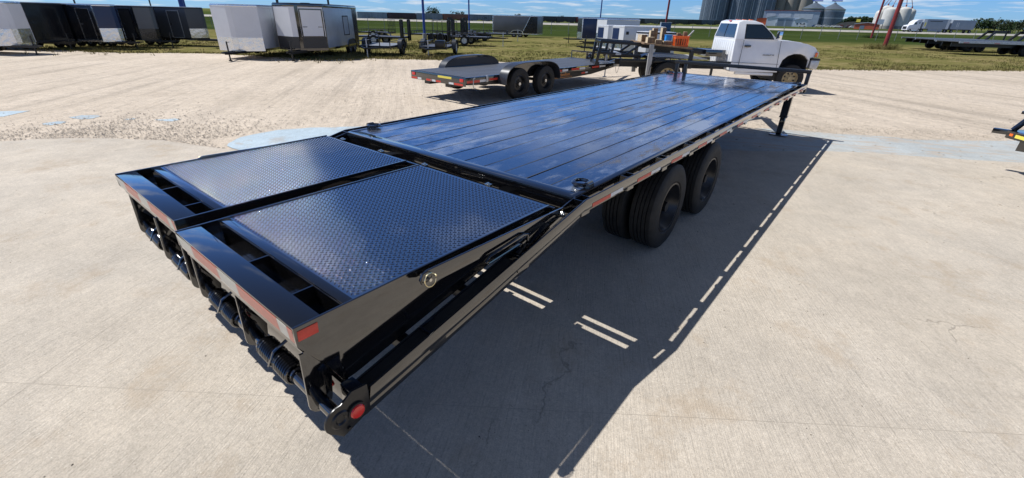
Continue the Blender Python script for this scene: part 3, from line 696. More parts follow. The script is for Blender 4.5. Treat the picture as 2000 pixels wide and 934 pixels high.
# link arm, pin, clip ring
for s in (0,1):
    X=lambda x:(x if s==0 else -W-x)
    a,b_=sorted((X(-.0595),X(-.0715)))
    arm=[(-.165,.935),(-.165,.88),(-.70,.885),(-1.19,.89),(-1.225,.905),(-1.235,.93),(-1.22,.952),(-1.19,.962),(-.70,.948)]
    P_('ramp_link_arm',MB().prism(arm,'x',a,b_),BLK,bevel=.0015)
    mb=MB(); mb.cyl((X(-.059),-.195,.905),(X(-.035),-.195,.905),.018,6); mb.cyl((X(-.0345),-.195,.905),(X(-.027),-.195,.905),.010,10); P_('pivot_bolt',mb,ZINC,bevel=.001)
    mb=MB(); mb.cyl((X(-.105),-1.195,.925),(X(-.04),-1.195,.925),.008,10); p_=P_('hitch_pin',mb,ZINC)
    c=(X(-.044),-1.195,.925)
    mb=MB().tube([(c[0]-.004*(1-2*s)*math.sin(t),c[1]+.030*math.cos(t),c[2]+.030*math.sin(t)) for t in [R(20)+R(330)*i/22 for i in range(23)]],.0026,6); mb.cyl((c[0]-.008,c[1]+.028,c[2]+.012),(c[0]+.006,c[1]+.028,c[2]+.012),.005,8); mb.build('lynch_pin_ring',BRASS,p_,OFF)
    # grab handle
    hx=X(-.045)
    mb=MB().tube([(hx,-.52,.80),(hx,-.52,.895),(hx,-.56,.905),(hx,-.82,.885),(hx,-.85,.868),(hx,-.83,.850),(hx,-.60,.865),(hx,-.565,.85),(hx,-.56,.79)],.008,8); P_('ramp_handle',mb,BLK)
    mb=MB().bar((hx,-.34,.885),(hx,-.60,.800),.03,.03,(1,0,0)); P_('handle_bracket',mb,BLK)
P_('red_side_reflector',MB().prism([(-1.735,H-.014),(-1.66,H-.014),(-1.662,H-.056),(-1.737,H-.056)],'x',-.1148,-.112),RED,bevel=.001)
# ================================================================== CAR HAULER
def simple_wheel(parent,c,r,wd,ri,side,rimm,axis='y',n=28,nh=8,big=False):
    """wheel turning about the local y axis; side=+1 faces +y"""
    mb=MB(); h=wd/2; x,y,z=c
    pr=[(-h*.8,ri),(-h,ri+.03),(-h,r-.06),(-h*.85,r-.012),(-h*.5,r),(-h*.45,r-.008),(-h*.38,r-.008),(-h*.33,r),(h*.33,r),(h*.38,r-.008),(h*.45,r-.008),(h*.5,r),(h*.85,r-.012),(h,r-.06),(h,ri+.03),(h*.8,ri)]
    mb.rev([(a,b) for a,b in pr],c,'y',n); t=mb.build('tyre',RUB,parent,ang=30)
    f=side*h; rm=MB()
    rm.rev([(f*.8,ri+.002),(f*.84,ri-.012),(f*.6,ri-.02),(f*.25,ri*.80),(f*.28,ri*.55),(f*.42,ri*.48),(f*.42,ri*.28),(f*.75,ri*.26),(f*.78,.001)],c,'y',n)
    rm.rev([(-f*.8,ri),(-f*.2,ri-.02),(f*.25,ri*.8)],c,'y',n)
    rim=rm.build('rim',rimm,t)
    nb_=MB()
    for k in range(nh):
        a=2*PI*k/nh; nb_.cyl((x+ri*.37*math.cos(a),y+f*.40,z+ri*.37*math.sin(a)),(x+ri*.37*math.cos(a),y+f*.60,z+ri*.37*math.sin(a)),.013,6)
    if big==1: MB().rev([(f*.785,.018),(f*.80,.026),(f*.80,.034),(f*.78,.036)],c,'y',16).build('hub_cap_ring',CHROME,rim)
    if big==2:
        hl=MB()
        for k in range(8):
            a=2*PI*(k+.5)/8; hl.cyl((x+ri*.66*math.cos(a),y+f*.30,z+ri*.66*math.sin(a)),(x+ri*.66*math.cos(a),y+f*.385,z+ri*.66*math.sin(a)),.026,10)
        hl.build('rim_holes',UND,t)['kind']='stuff'
    if big: nb_.build('lug_nuts',rimm,rim)
    return t
def fender(parent,xc,y0,y1,z0,zt,half,m,th=.012):
    pts=[]
    N_=18
    for k in range(N_+1):
        t=PI*k/N_; cx=math.copysign(abs(math.cos(t))**.55,math.cos(t)); pts.append((xc-half*cx,z0+(zt-z0)*math.sin(t)**.75 if math.sin(t)>0 else z0))
    inner=[(xc+(x-xc)*(1-th/half),z-th) for x,z in pts[::-1]]
    return MB().prism(pts+inner,'y',min(y0,y1),max(y0,y1)).build('fender',m,parent)
HA=thing('car_hauler_trailer','black car hauler trailer with wooden deck and drive-over fenders standing on the gravel','trailer',(-7.55,5.75,G(-7.5)),R(87.5))
DK2=mat('dark_stained_deck',(.075,.080,.092),.5,var=.3,scale=5,stretch=(.2,6,1),bump=(20,.3,.003))
w2=1.03
for i in range(11):
    a=-w2+.05+i*(2*w2-.1)/11; MB().box(-.05,6.85,a+.003,a+(2*w2-.1)/11-.003,.595,.625+(i%3)*.0006).build('deck_board',DK2,HA)
for s in (-1,1):
    y0,y1=sorted((s*w2,s*(w2-.048)))
    MB().box(-.15,6.95,y0,y1,.50,.63).build('side_rail',BLK,HA,bevel=.004)
    y0,y1=sorted((s*(w2-.01),s*(w2-.09)))
    MB().prism([(3.05,.499),(3.05,.33),(4.2,.33),(5.2,.36),(6.6,.497)],'y',y0,y1).build('main_frame_rail',BLK2,HA)
    MB().prism([(-.1,.499),(-.1,.46),(1.0,.40),(1.0,.499)],'y',y0,y1).build('main_frame_rail',BLK2,HA)
    for x in (1.52,2.60):
        simple_wheel(HA,(x,s*(w2+.135),.385),.385,.21,.205,s,BLK2,n=40,big=1)
    if s<0: FND=mat('dusty_black_fender',(.03,.033,.04),.3,var=.3,scale=6)
    fender(HA,2.06,s*(w2+.003),s*(w2+.275),.42,.90,1.12,FND,.014)
    # inner fender wall seen above the deck
    pts=[(2.06-1.10*math.copysign(abs(math.cos(PI*k/16))**.55,math.cos(PI*k/16)),.44+.445*math.sin(PI*k/16)**.75) for k in range(17)]
    y0,y1=sorted((s*(w2+.004),s*(w2+.012))); MB().prism([(x,max(z,.505)) for x,z in pts],'y',y0,y1).build('fender_skirt',BLK,HA)
for x in (1.52,2.60): MB().cyl((x,-w2,.385),(x,w2,.385),.04,10).build('axle',UND,HA)
MB().box(-.175,-.151,-w2,w2,.43,.63).build('rear_beam',BLK,HA,bevel=.004)
MB().box(6.951,6.99,-w2,w2,.48,.63).build('front_beam',BLK,HA,bevel=.004)
yb=-w2-.0015
for (a,b,z0,z1,m_) in ((-.12,.30,.50,.555,RED),(.30,.52,.50,.555,WHT),(.62,.92,.515,.565,RED),(3.25,3.62,.53,.585,RED),(3.64,3.92,.53,.585,WHT),(4.1,4.5,.535,.59,RED),(4.52,4.82,.535,.59,WHT),(5.2,5.62,.535,.59,RED),(5.64,6.0,.535,.59,WHT)):
    MB().box(a,b,yb,-w2-.0002,z0,z1).build('red_reflector_strip' if m_ is RED else 'white_reflector_strip',m_,HA)
MB().box(4.35,5.0,yb,-w2-.0002,.602,.62).build('yellow_warning_sticker',YEL,HA)
MB().box(4.65,4.85,yb+.01,-w2+.0095,.40,.45).build('red_reflector_strip',RED,HA); MB().box(4.86,5.0,yb+.01,-w2+.0095,.41,.45).build('white_reflector_strip',WHT,HA)
text('Hamiltons',.125,ORTXT,'brand_lettering',HA,(3.78,-w2+.0088,.405),(R(90),0,0),.001,.25,'CENTER')
MB().tube([(3.36,-w2+.0085,.42),(3.30,-w2+.0085,.375),(3.42,-w2+.0085,.362),(4.15,-w2+.0085,.372)],.006,6).build('logo_swoosh',ORTXT,HA)
xb=-.1765
for (a,b,m_) in ((w2-.02,w2-.25,RED),(w2-.27,w2-.42,WHT),(w2-.62,w2-.85,RED),(.05,.25,WHT),(-.15,.03,RED),(-.45,-.62,WHT),(-.64,-.95,RED)):
    MB().box(xb,-.1752,min(a,b),max(a,b),.44,.485).build('red_reflector_strip' if m_ is RED else 'white_reflector_strip',m_,HA)
for y in (w2-.12,-w2+.12): MB().box(-.186,-.1753,y-.06,y+.06,.525,.595).build('tail_lamp',REDL,HA,bevel=.004)
MB().box(-.178,-.1753,-.55,-.05,.555,.605).build('yellow_warning_sticker',YEL,HA)
MB().box(-.16,.2,-.5,-.3,.36,.429).build('ramp_bracket',BLK2,HA); MB().box(-.16,.2,.3,.5,.36,.429).build('ramp_bracket',BLK2,HA)
MB().tube([(.12,-w2-.02,.61),(.05,-w2-.05,.60),(.03,-w2-.05,.45),(.06,-w2-.05,.38),(.12,-w2-.04,.37)],.012,6).build('strap_hook',GALV,HA)
MB().box(.5,.56,-w2-.03,-w2-.001,.49,.65).build('ratchet_bracket',GALV,HA,bevel=.005)
q=MB().tube([(6.97,-w2+.02,.632),(6.97,-w2+.02,.86),(6.97,w2-.02,.86),(6.97,w2-.02,.632)],.022,8); q.build('front_rail',BLK,HA)
for y in (-.4,.35): MB().box(6.95,6.99,y-.02,y+.02,.632,.845).build('rail_post',BLK,HA)
MB().bar((6.99,.55,.55),(8.5,.04,.55),.07,.12).build('tongue_beam',BLK2,HA); MB().bar((6.99,-.55,.55),(8.5,-.04,.55),.07,.12).build('tongue_beam',BLK2,HA)
MB().bar((8.4,0,.56),(8.85,0,.56),.09,.08).build('coupler',BLK2,HA,bevel=.01)
q=MB(); q.cyl((7.75,0,.25),(7.75,0,1.02),.035,12); q.cyl((7.75,0,.02),(7.75,0,.25),.026,12); q.cyl((7.75,0,0),(7.75,0,.02),.08,12); q.cyl((7.75,0,1.0),(7.75,-.16,1.0),.01,8); q.build('tongue_jack',GALV,HA)
q=MB(); q.cyl((7.1,.22,.70),(7.1,.32,.70),.12,16); q.box(7.03,7.17,.18,.36,.60,.80); q.build('winch_box',BLK,HA)
MB().tube([(6.6+.02*k,-w2-.03,.50-.20*math.sin(PI*k/12)) for k in range(13)],.006,5).build('safety_chain',GALV,HA)
# ================================================================== WHITE PICKUP WITH A BARE HAULING FRAME
TK=thing('pickup_truck','white single cab pickup with a bare black hauling frame instead of a bed','truck',(-4.87,12.71,0),R(38)); TK.scale=(1.05,1,1.0)
HEADL=mat('headlight_lens',(.55,.55,.52),.1)
arch=[(4.02,.72),(4.00,.93),(3.88,1.04),(3.72,1.10),(3.52,1.10),(3.36,1.04),(3.24,.92),(3.19,.72)]
hb=.90
prof=[(1.80,.60),(1.80,1.46),(2.9,1.475),(3.06,1.46),(3.45,1.435),(3.85,1.375),(4.10,1.29),(4.19,1.20),(4.20,1.03),(4.03,1.0)]+arch+[(3.17,.57),(1.84,.56)]
# body with rounded shoulders: loft of the same outline, inset towards the top
def loft(prof,ws):
    mb=MB(); n=len(prof); vs=[]
    for s in (-1,1):
        for (x,z) in prof:
            k=0
            if z>1.20: k=(z-1.20)/.28
            y=hb-.085*k*k-(.08*max(0,(x-3.6)/.6)**2)
            vs.append((x,s*y,z))
    fs=[tuple(range(n))[::-1],tuple(range(n,2*n))]+[(i,(i+1)%n,n+(i+1)%n,n+i) for i in range(n)]
    return mb.add(vs,fs)
BODY=loft(prof,None).build('body',WTRUCK,TK,bevel=.022,ang=40)
# raised hood centre
MB().prism([(3.05,1.462),(3.45,1.45),(3.85,1.40),(4.08,1.33),(4.16,1.26),(4.16,1.2),(3.05,1.2)],'y',-.52,.52).build('hood',WTRUCK,TK,bevel=.03,ang=45)
# cab
cb_=[(1.79,1.45,.86),(3.02,1.45,.86),(2.53,1.90,.70),(2.30,1.965,.66),(1.98,1.975,.66),(1.86,1.93,.70)]
mb=MB(); vs=[(x,-y,z) for x,z,y in cb_]+[(x,y,z) for x,z,y in cb_]; n=len(cb_)
mb.add(vs,[tuple(range(n)),tuple(range(n,2*n))[::-1]]+[(i,(i+1)%n,n+(i+1)%n,n+i) for i in range(n)])
CAB=mb.build('cab',WTRUCK,TK,bevel=.035,ang=45)
def sidewin(pts,s,m,name,par,push=.004,th=.003):
    def Y(z): return .86-(z-1.45)/.47*.165
    vs=[(x,s*(Y(z)+push),z) for x,z in pts]+[(x,s*(Y(z)+push-th-.02),z) for x,z in pts]; k=len(pts)
    return MB().add(vs,[tuple(range(k)),tuple(range(k,2*k))[::-1]]+[(i,(i+1)%k,k+(i+1)%k,k+i) for i in range(k)]).build(name,m,par)
for s in (-1,1):
    sidewin([(2.04,1.475),(2.88,1.475),(2.80,1.62),(2.56,1.845),(2.50,1.87),(2.06,1.87)],s,BLK2,'window_seal',CAB,.003)
    sidewin([(2.065,1.50),(2.84,1.50),(2.77,1.61),(2.53,1.83),(2.48,1.85),(2.085,1.85)],s,GLASS,'side_window',CAB,.006)
    a,b=sorted((s*(hb+.001),s*(hb+.0035)))
    dr=MB(); 
    for (x0_,z0_,x1_,z1_) in ((2.02,.66,2.02,1.44),(3.12,.70,3.06,1.44),(1.84,.82,3.15,.80),(2.02,.66,3.10,.66)):
        dr.bar((x0_,s*hb,z0_),(x1_,s*hb,z1_),.009,.010,(0,1,0))
    dr.build('door_seam',BLK2,BODY)
    MB().box(2.07,2.25,*sorted((s*(hb-.01),s*(hb+.012))),1.25,1.315).build('door_handle',BLK,BODY,bevel=.01)
    q=MB(); q.bar((2.92,s*.86,1.52),(2.90,s*1.04,1.58),.03,.03); q.box(2.84,2.93,*sorted((s*1.0,s*1.16)),1.48,1.70); q.build('wing_mirror',CHROME,TK,bevel=.015)
    # front wheel, liner
    simple_wheel(TK,(3.60,s*.80,.40),.40,.20,.225,s,GOLD,n=36,big=2)
    MB().box(4.165,4.235,*sorted((s*.55,s*.86)),1.02,1.17).build('headlight',HEADL,TK,bevel=.02)
    MB().box(4.14,4.205,*sorted((s*.845,s*.868)),1.03,1.15).build('corner_lamp',ORL,TK,bevel=.008)
text('MAGNUM V8',.055,DKTXT,'fender_badge',BODY,(2.80,-hb-.001,1.03),(R(90),0,0),.003,.1,'CENTER')
# dark void inside the arches is real: inner liner
MB().prism([(x,z) for x,z in [(3.20,.60),(3.25,.92),(3.37,1.035),(3.52,1.09),(3.72,1.09),(3.87,1.03),(3.99,.92),(4.01,.60),(4.03,.60),(4.03,1.12),(3.15,1.12),(3.15,.6)]],'y',-.80,.80).build('wheel_well',DIRT,TK)
MB().prism([(4.21,.98),(4.29,.96),(4.30,.84),(4.27,.68),(4.06,.70),(4.06,.985)],'y',-.90,.90).build('front_bumper',GALV,TK,bevel=.02); MB().prism([(4.05,1.005),(4.29,.985),(4.31,.93),(4.05,.93)],'y',-.915,.915).build('bumper_cap',BLK2,TK,bevel=.015)
# rear window and windshield
def slab(pts,m,name,par,th=.01):
    a,b,c=[Vector(p) for p in pts[:3]]; nn=(b-a).cross(c-a).normalized()*th; k=len(pts)
    vs=[tuple(Vector(p)+nn) for p in pts]+[tuple(Vector(p)-nn) for p in pts]
    return MB().add(vs,[tuple(range(k)),tuple(range(k,2*k))[::-1]]+[(i,(i+1)%k,k+(i+1)%k,k+i) for i in range(k)]).build(name,m,par)
slab([(1.797,-.74,1.50),(1.797,.74,1.50),(1.855,.62,1.87),(1.855,-.62,1.87)],GLASS,'rear_window',CAB)
MB().bar((1.79,.02,1.50),(1.845,.02,1.87),.02,.02).build('rear_window_bar',BLK2,CAB)
slab([(2.985,-.74,1.50),(2.985,.74,1.50),(2.56,.62,1.87),(2.56,-.62,1.87)],GLASS,'windshield',CAB)
MB().box(1.84,1.88,-.12,.02,1.935,1.962).build('brake_lamp',REDL,CAB)
for y in (-.45,0,.45): MB().box(2.22,2.32,y-.05,y+.05,1.968,1.995).build('roof_marker_lamp',ORL,CAB,bevel=.01)
for k in range(10):
    y=-.70+k*.155; MB().box(1.791,1.799,y-.03,y+.03,.75,1.42).build('cab_back_rib',WTRUCK,BODY,bevel=.006)
MB().box(3.3,3.9,-.65,.65,.30,.55).build('front_axle_housing',UND,TK); MB().tube([(2.0,-.80,.52),(3.1,-.80,.50)],.045,10).build('running_board',WTRUCK,TK)
# frame, flat hauling rails, rear wheels
for s in (-1,1):
    MB().box(-1.3,3.6,*sorted((s*.36,s*.44)),.58,.74).build('chassis_rail',UND,TK)
    for yy in (.68,.93): simple_wheel(TK,(0,s*yy,.40),.40,.20,.225,s,GOLD,n=36,big=2)
    MB().box(-1.35,1.85,*sorted((s*.80,s*.88)),.76,.84).build('side_rail',BLK2,TK,bevel=.005)
    fender(TK,0,s*.58,s*1.03,.45,.90,.55,BLK2)
MB().box(-.62,-.50,-1.02,-.93,.30,1.26).build('steel_upright',WEATH,TK,bevel=.004)
MB().box(-.62,-.50,.93,1.02,.30,1.26).build('steel_upright',WEATH,TK,bevel=.004)
MB().prism([(-.70,1.285),(1.35,1.12),(1.35,.98),(-.70,1.14)],'y',-.42,-.30).build('boom_beam',BLK2,TK,bevel=.005)
MB().prism([(-.70,1.285),(1.35,1.12),(1.35,.98),(-.70,1.14)],'y',.30,.42).build('boom_beam',BLK2,TK,bevel=.005)
MB().prism([(-.78,1.30),(.60,1.19),(.60,1.15),(-.78,1.26)],'y',-.98,.95).build('timber_deck',WOOD,TK)
MB().box(1.15,1.72,-.55,.35,.95,1.14).build('toolbox',BLK,TK,bevel=.01)
MB().box(.62,.72,-.80,-.70,.60,1.11).build('rail_upright',BLK2,TK); MB().box(1.28,1.34,-.85,-.80,.40,.76).build('step_bracket',BLK2,TK)
for s in (-1,1):
    y=s*.55
    q=MB(); q.bar((-.75,y,1.24),(-1.95,y,1.30),.09,.09); q.bar((-1.92,y,1.28),(-2.02,y,.62),.08,.08); q.bar((-1.55,y,1.27),(-1.63,y,.80),.07,.07); q.bar((-1.95,y,.98),(-.75,y,.90),.08,.08); q.bar((-1.2,y,.92),(-.8,y,1.22),.06,.06); q.build('stinger_frame',BLK2,TK,bevel=.003)
MB().bar((-1.98,-.6,.66),(-1.98,.6,.66),.10,.10).build('stinger_crossbar',BLK2,TK); MB().bar((-1.93,-.6,1.27),(-1.93,.6,1.27),.07,.07).build('stinger_crossbar',BLK2,TK); MB().bar((-1.4,-.6,.95),(-1.4,.6,.95),.16,.05).build('rear_crossmember',GALV,TK)
MB().prism([(-.4,.92),(-.2,.97),(.3,.96),(.9,.93),(1.3,.86),(1.3,.84),(-.4,.88)],'y',-.35,.25).build('folded_tarp',WPATCH,TK)
MB().cyl((-.0,-.9,.40),(0,.9,.40),.06,12).build('rear_axle',UND,TK)
# load on the truck
def onT(x,y,z): 
    c,s=math.cos(R(38)),math.sin(R(38)); X,Y=x*1.05,y; return (-4.87+c*X-s*Y,12.71+s*X+c*Y,z)
for k,(x,y,z,sx,sy,sz,rz_) in enumerate([(-.52,-.55,1.285,.22,.20,.16,.1),(-.40,-.10,1.28,.10,.22,.34,.0),(-.22,.25,1.262,.14,.14,.42,.1),(-.30,-.62,1.262,.20,.22,.12,-.1),(-.02,.05,1.245,.12,.2,.46,.05),(-.05,-.60,1.24,.26,.16,.11,.15),(-.55,.35,1.285,.20,.25,.2,.3)]):
    o=thing('timber_block',['pale sawn timber block at the rear end of the truck deck','dark upright timber block standing behind the pale rear block','tall upright timber offcut between the blocks and the crate','short weathered timber block lying next to the rear one','tallest upright timber block behind the orange crate','low timber block lying against the orange crate','rough timber block on the far side of the truck deck'][k],'timber',onT(x,y,z),R(38)+rz_,'timber blocks on the truck deck')
    MB().box(-sx/2,sx/2,-sy/2,sy/2,0,sz).build('block',WOOD,o,bevel=.006); MB().box(-sx/2-.004,-sx/2-.0005,-sy/2+.004,sy/2-.004,.004,sz-.004).build('sawn_end',WOODEND,o); MB().box(-sx/2+.004,sx/2-.004,-sy/2+.004,sy/2-.004,sz+.0005,sz+.003).build('sawn_top',WOODEND,o)
o=thing('plastic_crate','orange plastic crate on the truck deck filled with timber offcuts','crate',onT(.33,-.62,1.205),R(38)-.05)
q=MB(); cw,cd_,ch=.20,.17,.28
for (a,b,c,d) in ((-cw,cw,-cd_,-cd_+.012),(-cw,cw,cd_-.012,cd_),(-cw,-cw+.012,-cd_+.013,cd_-.013),(cw-.012,cw,-cd_+.013,cd_-.013)):
    q.box(a,b,c,d,0,.05); q.box(a,b,c,d,ch-.06,ch)
    if b-a>.1:
        for k in range(7): xx=a+(b-a)*k/6; q.box(max(a,xx-.012),min(b,xx+.012),c,d,.0501,ch-.0601)
    else:
        for k in range(6): yy=c+(d-c)*k/5; q.box(a,b,max(c,yy-.012),min(d,yy+.012),.0501,ch-.0601)
q.build('crate_wall',CRATE,o); MB().box(-cw+.013,cw-.013,-cd_+.013,cd_-.013,0,.01).build('crate_floor',CRATE,o); MB().box(-cw-.02,cw+.02,-cd_-.02,cd_+.02,ch+.0005,ch+.02) 
q=MB()
for (a,b,c,d) in ((-cw-.015,cw+.015,-cd_-.015,-cd_+.012),(-cw-.015,cw+.015,cd_-.012,cd_+.015),(-cw-.015,-cw+.012,-cd_+.013,cd_-.013),(cw-.012,cw+.015,-cd_+.013,cd_-.013)): q.box(a,b,c,d,ch+.0005,ch+.02)
q.build('crate_rim',CRATE,o,bevel=.004)
for k,(x,y,hh) in enumerate(((-.08,.02,.36),(.09,-.03,.40),(.02,.08,.33))):
    p_=thing('timber_offcut',['short offcut standing at the left in the orange crate','square offcut rising highest from the orange crate','offcut at the back of the orange crate'][k],'timber',onT(.33+x,-.62+y,1.217),R(40),'offcuts in the crate')
    MB().box(-.05,.05,-.05,.05,0,hh).build('offcut',WOOD,p_); MB().box(-.048,.048,-.048,.048,hh+.0005,hh+.004).build('sawn_top',WOODEND,p_)
o=tag(MB().bar((0,0,0),(.30,.12,.36),.05,.025).build('wooden_stick',WEATH),'slanting pale wooden stick poking up out of the orange crate','stick'); o.location=onT(.38,-.6,1.30); o.rotation_euler=(0,0,R(25))
o=thing('plastic_box','small bright blue plastic box wedged beside the orange crate','box',onT(.02,-.42,1.235),R(40)); MB().box(-.09,.09,-.08,.08,0,.26).build('tub',BLUPL,o,bevel=.015); MB().box(-.10,.10,-.09,.09,.2605,.285).build('lid',BLUPL,o,bevel=.008)
# ================================================================== ENCLOSED TRAILERS
def enclosed(name,label,loc,yaw,W_,L_,n,zf,zt,side,nose,guard,trim,wheels,door=None,noseD=None,rear=None,slant=None,guardh=.55,roofm=None,group='enclosed trailers parked on the grass',wr=.34,rimm=None,corner=None,panels=None,stripe=None,vent=False,nosepatch=None,trimx=0):
    """door=(x from nose base, width, frame material, leaf material) on the side facing the camera (sd)"""
    t=thing(name,label,'trailer',(loc[0],loc[1],G(loc[0])),yaw,group); h=W_/2
    out=[(-L_,-h),(0,-h),(n,-.12),(n,.12),(0,h),(-L_,h)] if n>.05 else [(-L_,-h),(0,-h),(0,h),(-L_,h)]
    b=MB().prism(out,'z',zf,zt).build('body',side,t,bevel=.012)
    e=.012
    def ins(k): return [(-L_-k,-h-k),(0+k*.3,-h-k),(n+k,-.12-k*.4),(n+k,.12+k*.4),(0+k*.3,h+k),(-L_-k,h+k)] if n>.05 else [(-L_-k,-h-k),(k,-h-k),(k,h+k),(-L_-k,h+k)]
    MB().prism(ins(.012),'z',zt-.06-trimx,zt+.0).build('roof_trim',trim,t,bevel=.006)
    MB().prism(ins(-.02),'z',zt+.0005,zt+.035).build('roof',roofm or ALU,t,bevel=.012)
    MB().prism(ins(.008),'z',zf-.07,zf+.03).build('floor_trim',trim,t)
    # nose facets and stone guard
    fac=[((0,-h),(n,-.12)),((0,h),(n,.12)),((n,-.12),(n,.12))] if n>.05 else [((0,-h),(0,h))]
    for (a,c) in fac:
        d=Vector((c[0]-a[0],c[1]-a[1])).normalized(); nn=Vector((d.y,-d.x)); 
        if nn.x<0 : nn=-nn
        if abs(nn.x)<1e-6 and nn.y*a[1]<0: nn=-nn
        def quad(z0,z1,k0,k1,m_,nm):
            A=Vector(a)+nn*k0;B=Vector(c)+nn*k0;A2=Vector(a)+nn*k1;B2=Vector(c)+nn*k1
            MB().prism([tuple(A),tuple(B),tuple(B2),tuple(A2)],'z',z0,z1).build(nm,m_,t)
        quad(zf+.031+guardh,zt-.065,.001,.005,nose,'nose_panel')
        quad(zf+.031,zf+.03+guardh,.002,.010,guard,'stone_guard')
        if nosepatch and abs(a[0])<1e-6 and a[1]>0:
            pa=Vector(a).lerp(Vector(c),.42);pb=Vector(a).lerp(Vector(c),.99); A=pa+nn*.006;B=pb+nn*.006;A2=pa+nn*.011;B2=pb+nn*.011
            MB().prism([tuple(A),tuple(B),tuple(B2),tuple(A2)],'z',zf+.06+guardh,zt-.10).build('nose_window_panel',nosepatch,t)
    for s in (-1,1):
        if corner is not None: MB().prism([(-.05,s*(h+.001)),(.02,s*(h+.001)),(.02,s*(h+.012)),(-.05,s*(h+.012))] if s>0 else [(-.05,-h-.012),(.02,-h-.012),(.02,-h-.001),(-.05,-h-.001)],'z',zf+.031,zt-.061).build('corner_post',corner,t)
        for wx in wheels: simple_wheel(t,(wx,s*(h-.10),wr),wr,.2,wr*.56,s,rimm or GALV,n=18)
        if wheels:
            xm=sum(wheels)/len(wheels); half=(max(wheels)-min(wheels))/2+wr+.07
            N_=12; pts=[(xm-half*math.copysign(abs(math.cos(PI*k/N_))**.6,math.cos(PI*k/N_)),.30+(2*wr-.20)*math.sin(PI*k/N_)**.8) for k in range(N_+1)]
            inner=[(xm+(x-xm)*.93,z-.04) for x,z in pts[::-1]]
            MB().prism(pts+inner,'y',*sorted((s*(h-.02),s*(h+.03)))).build('fender',trim if trim is not BLK else BLK2,t)
            MB().prism([(x,min(z,zf+.35)) for x,z in pts],'y',*sorted((s*(h-.01),s*(h+.002)))).build('wheel_well',UND,t)
        if door:
            dx,dw,fm,lm,sd=door
            if sd==s:
                ya=s*(h+.001)
                MB().box(dx,dx+dw,*sorted((ya,s*(h+.006))),zf+.06,zt-.22).build('side_door',lm,t)
                fr=MB(); e_=.045
                for (a,b_,c,d_) in ((dx-e_,dx,zf+.04,zt-.18),(dx+dw,dx+dw+e_,zf+.04,zt-.18),(dx,dx+dw,zt-.22,zt-.18),(dx,dx+dw,zf+.02,zf+.06)): fr.box(a,b_,*sorted((ya,s*(h+.014))),c,d_)
                o_=fr.build('door_frame',fm,t); MB().box(dx+.06,dx+.16,*sorted((s*(h+.0065),s*(h+.03))),zf+.80,zf+.86).build('door_handle',ALU,o_)
        if slant: # darker panel behind a slanting silver strip
            xr,xl,m_,sm=slant
            MB().prism([(-L_+.02,zf+.04),(xl-.0,zf+.04),(xr,zt-.07),(-L_+.02,zt-.07)],'y',*sorted((s*(h+.001),s*(h+.005)))).build('slanted_rear_panel',m_,t)
            if sm: MB().bar((xl,s*(h+.008),zf+.04),(xr,s*(h+.008),zt-.07),.06,.01,(0,s,0)).build('slanted_strip',sm,t)
        if stripe: MB().box(-L_+.02,-.06,*sorted((s*(h+.001),s*(h+.004))),*stripe[:2]).build('lower_stripe',stripe[2],t)
        if vent: MB().box(-.28,-.12,*sorted((s*(h+.001),s*(h+.02))),zt-.42,zt-.26).build('side_vent',BLK2,t,bevel=.02)
        if panels:
            for px_ in panels: MB().box(px_-.01,px_+.01,*sorted((s*(h+.001),s*(h+.006))),zf+.04,zt-.07).build('panel_seam',trim if trim in (ALU,) else UND,t)
    # tongue
    q=MB(); q.bar((n-.5,.42,zf-.10),(n+1.0,.02,zf-.10),.06,.10); q.bar((n-.5,-.42,zf-.10),(n+1.0,-.02,zf-.10),.06,.10); q.build('tongue',BLK2,t)
    MB().bar((n+.9,0,zf-.06),(n+1.25,0,zf-.06),.08,.07).build('coupler',BLK2,t)
    q=MB(); q.cyl((n+.75,0,.05),(n+.75,0,zf+.38),.032,10); q.cyl((n+.75,0,0),(n+.75,0,.05),.07,10); q.cyl((n+.75,0,zf+.34),(n+.75,.14,zf+.36),.01,6); q.build('tongue_jack',BLK2,t)
    return t
enclosed('enclosed_trailer','white enclosed trailer with polished nose guard at the left edge of the photo',(-32.2,.72),R(28),1.75,4.6,.3,.46,2.24,WPAINT,WPAINT,ALU,ALU,[-2.4,-3.1],guardh=.62,corner=WPAINT)
enclosed('enclosed_trailer','all black flat fronted enclosed trailer next to the white one at far left',(-35.03,2.60),R(32),2.0,4.8,0,.45,2.27,BPANEL,BPANEL,BPANEL,BLK2,[-2.4,-3.1],guardh=.05,roofm=WPAINT)
enclosed('enclosed_trailer','black enclosed trailer with a silver framed side door and polished lower nose',(-34.6,5.07),R(33),1.5,4.4,.5,.45,2.26,BPANEL,BLUEPANEL,ALU,ALU,[-2.3,-3.0],door=(-1.05,.75,ALU,BPANEL,-1),guardh=.6,roofm=WPAINT,corner=ALU)
enclosed('enclosed_trailer','charcoal enclosed trailer with black side door and grey nose',(-35.2,7.03),R(33),1.5,4.4,.5,.45,2.24,BPANEL,GPANEL,BPANEL,BLK2,[-2.2,-2.9],door=(-1.0,.72,BLK2,mat('charcoal_door',(.03,.032,.036),.35),-1),guardh=.55,roofm=WPAINT,corner=BLK2)
enclosed('enclosed_trailer','grey enclosed trailer behind the thick blue pole, its nose guard polished',(-35.4,9.72),R(36),1.5,4.6,.6,.45,2.24,mat('slate_grey_panel',(.055,.06,.07),.3,bump=(1.3,.3,.03)),bpy.data.materials['slate_grey_panel'],ALU,BLK2,[-2.3,-3.0],door=(-1.2,.72,GALV,bpy.data.materials['slate_grey_panel'],-1),guardh=.55,roofm=WPAINT)
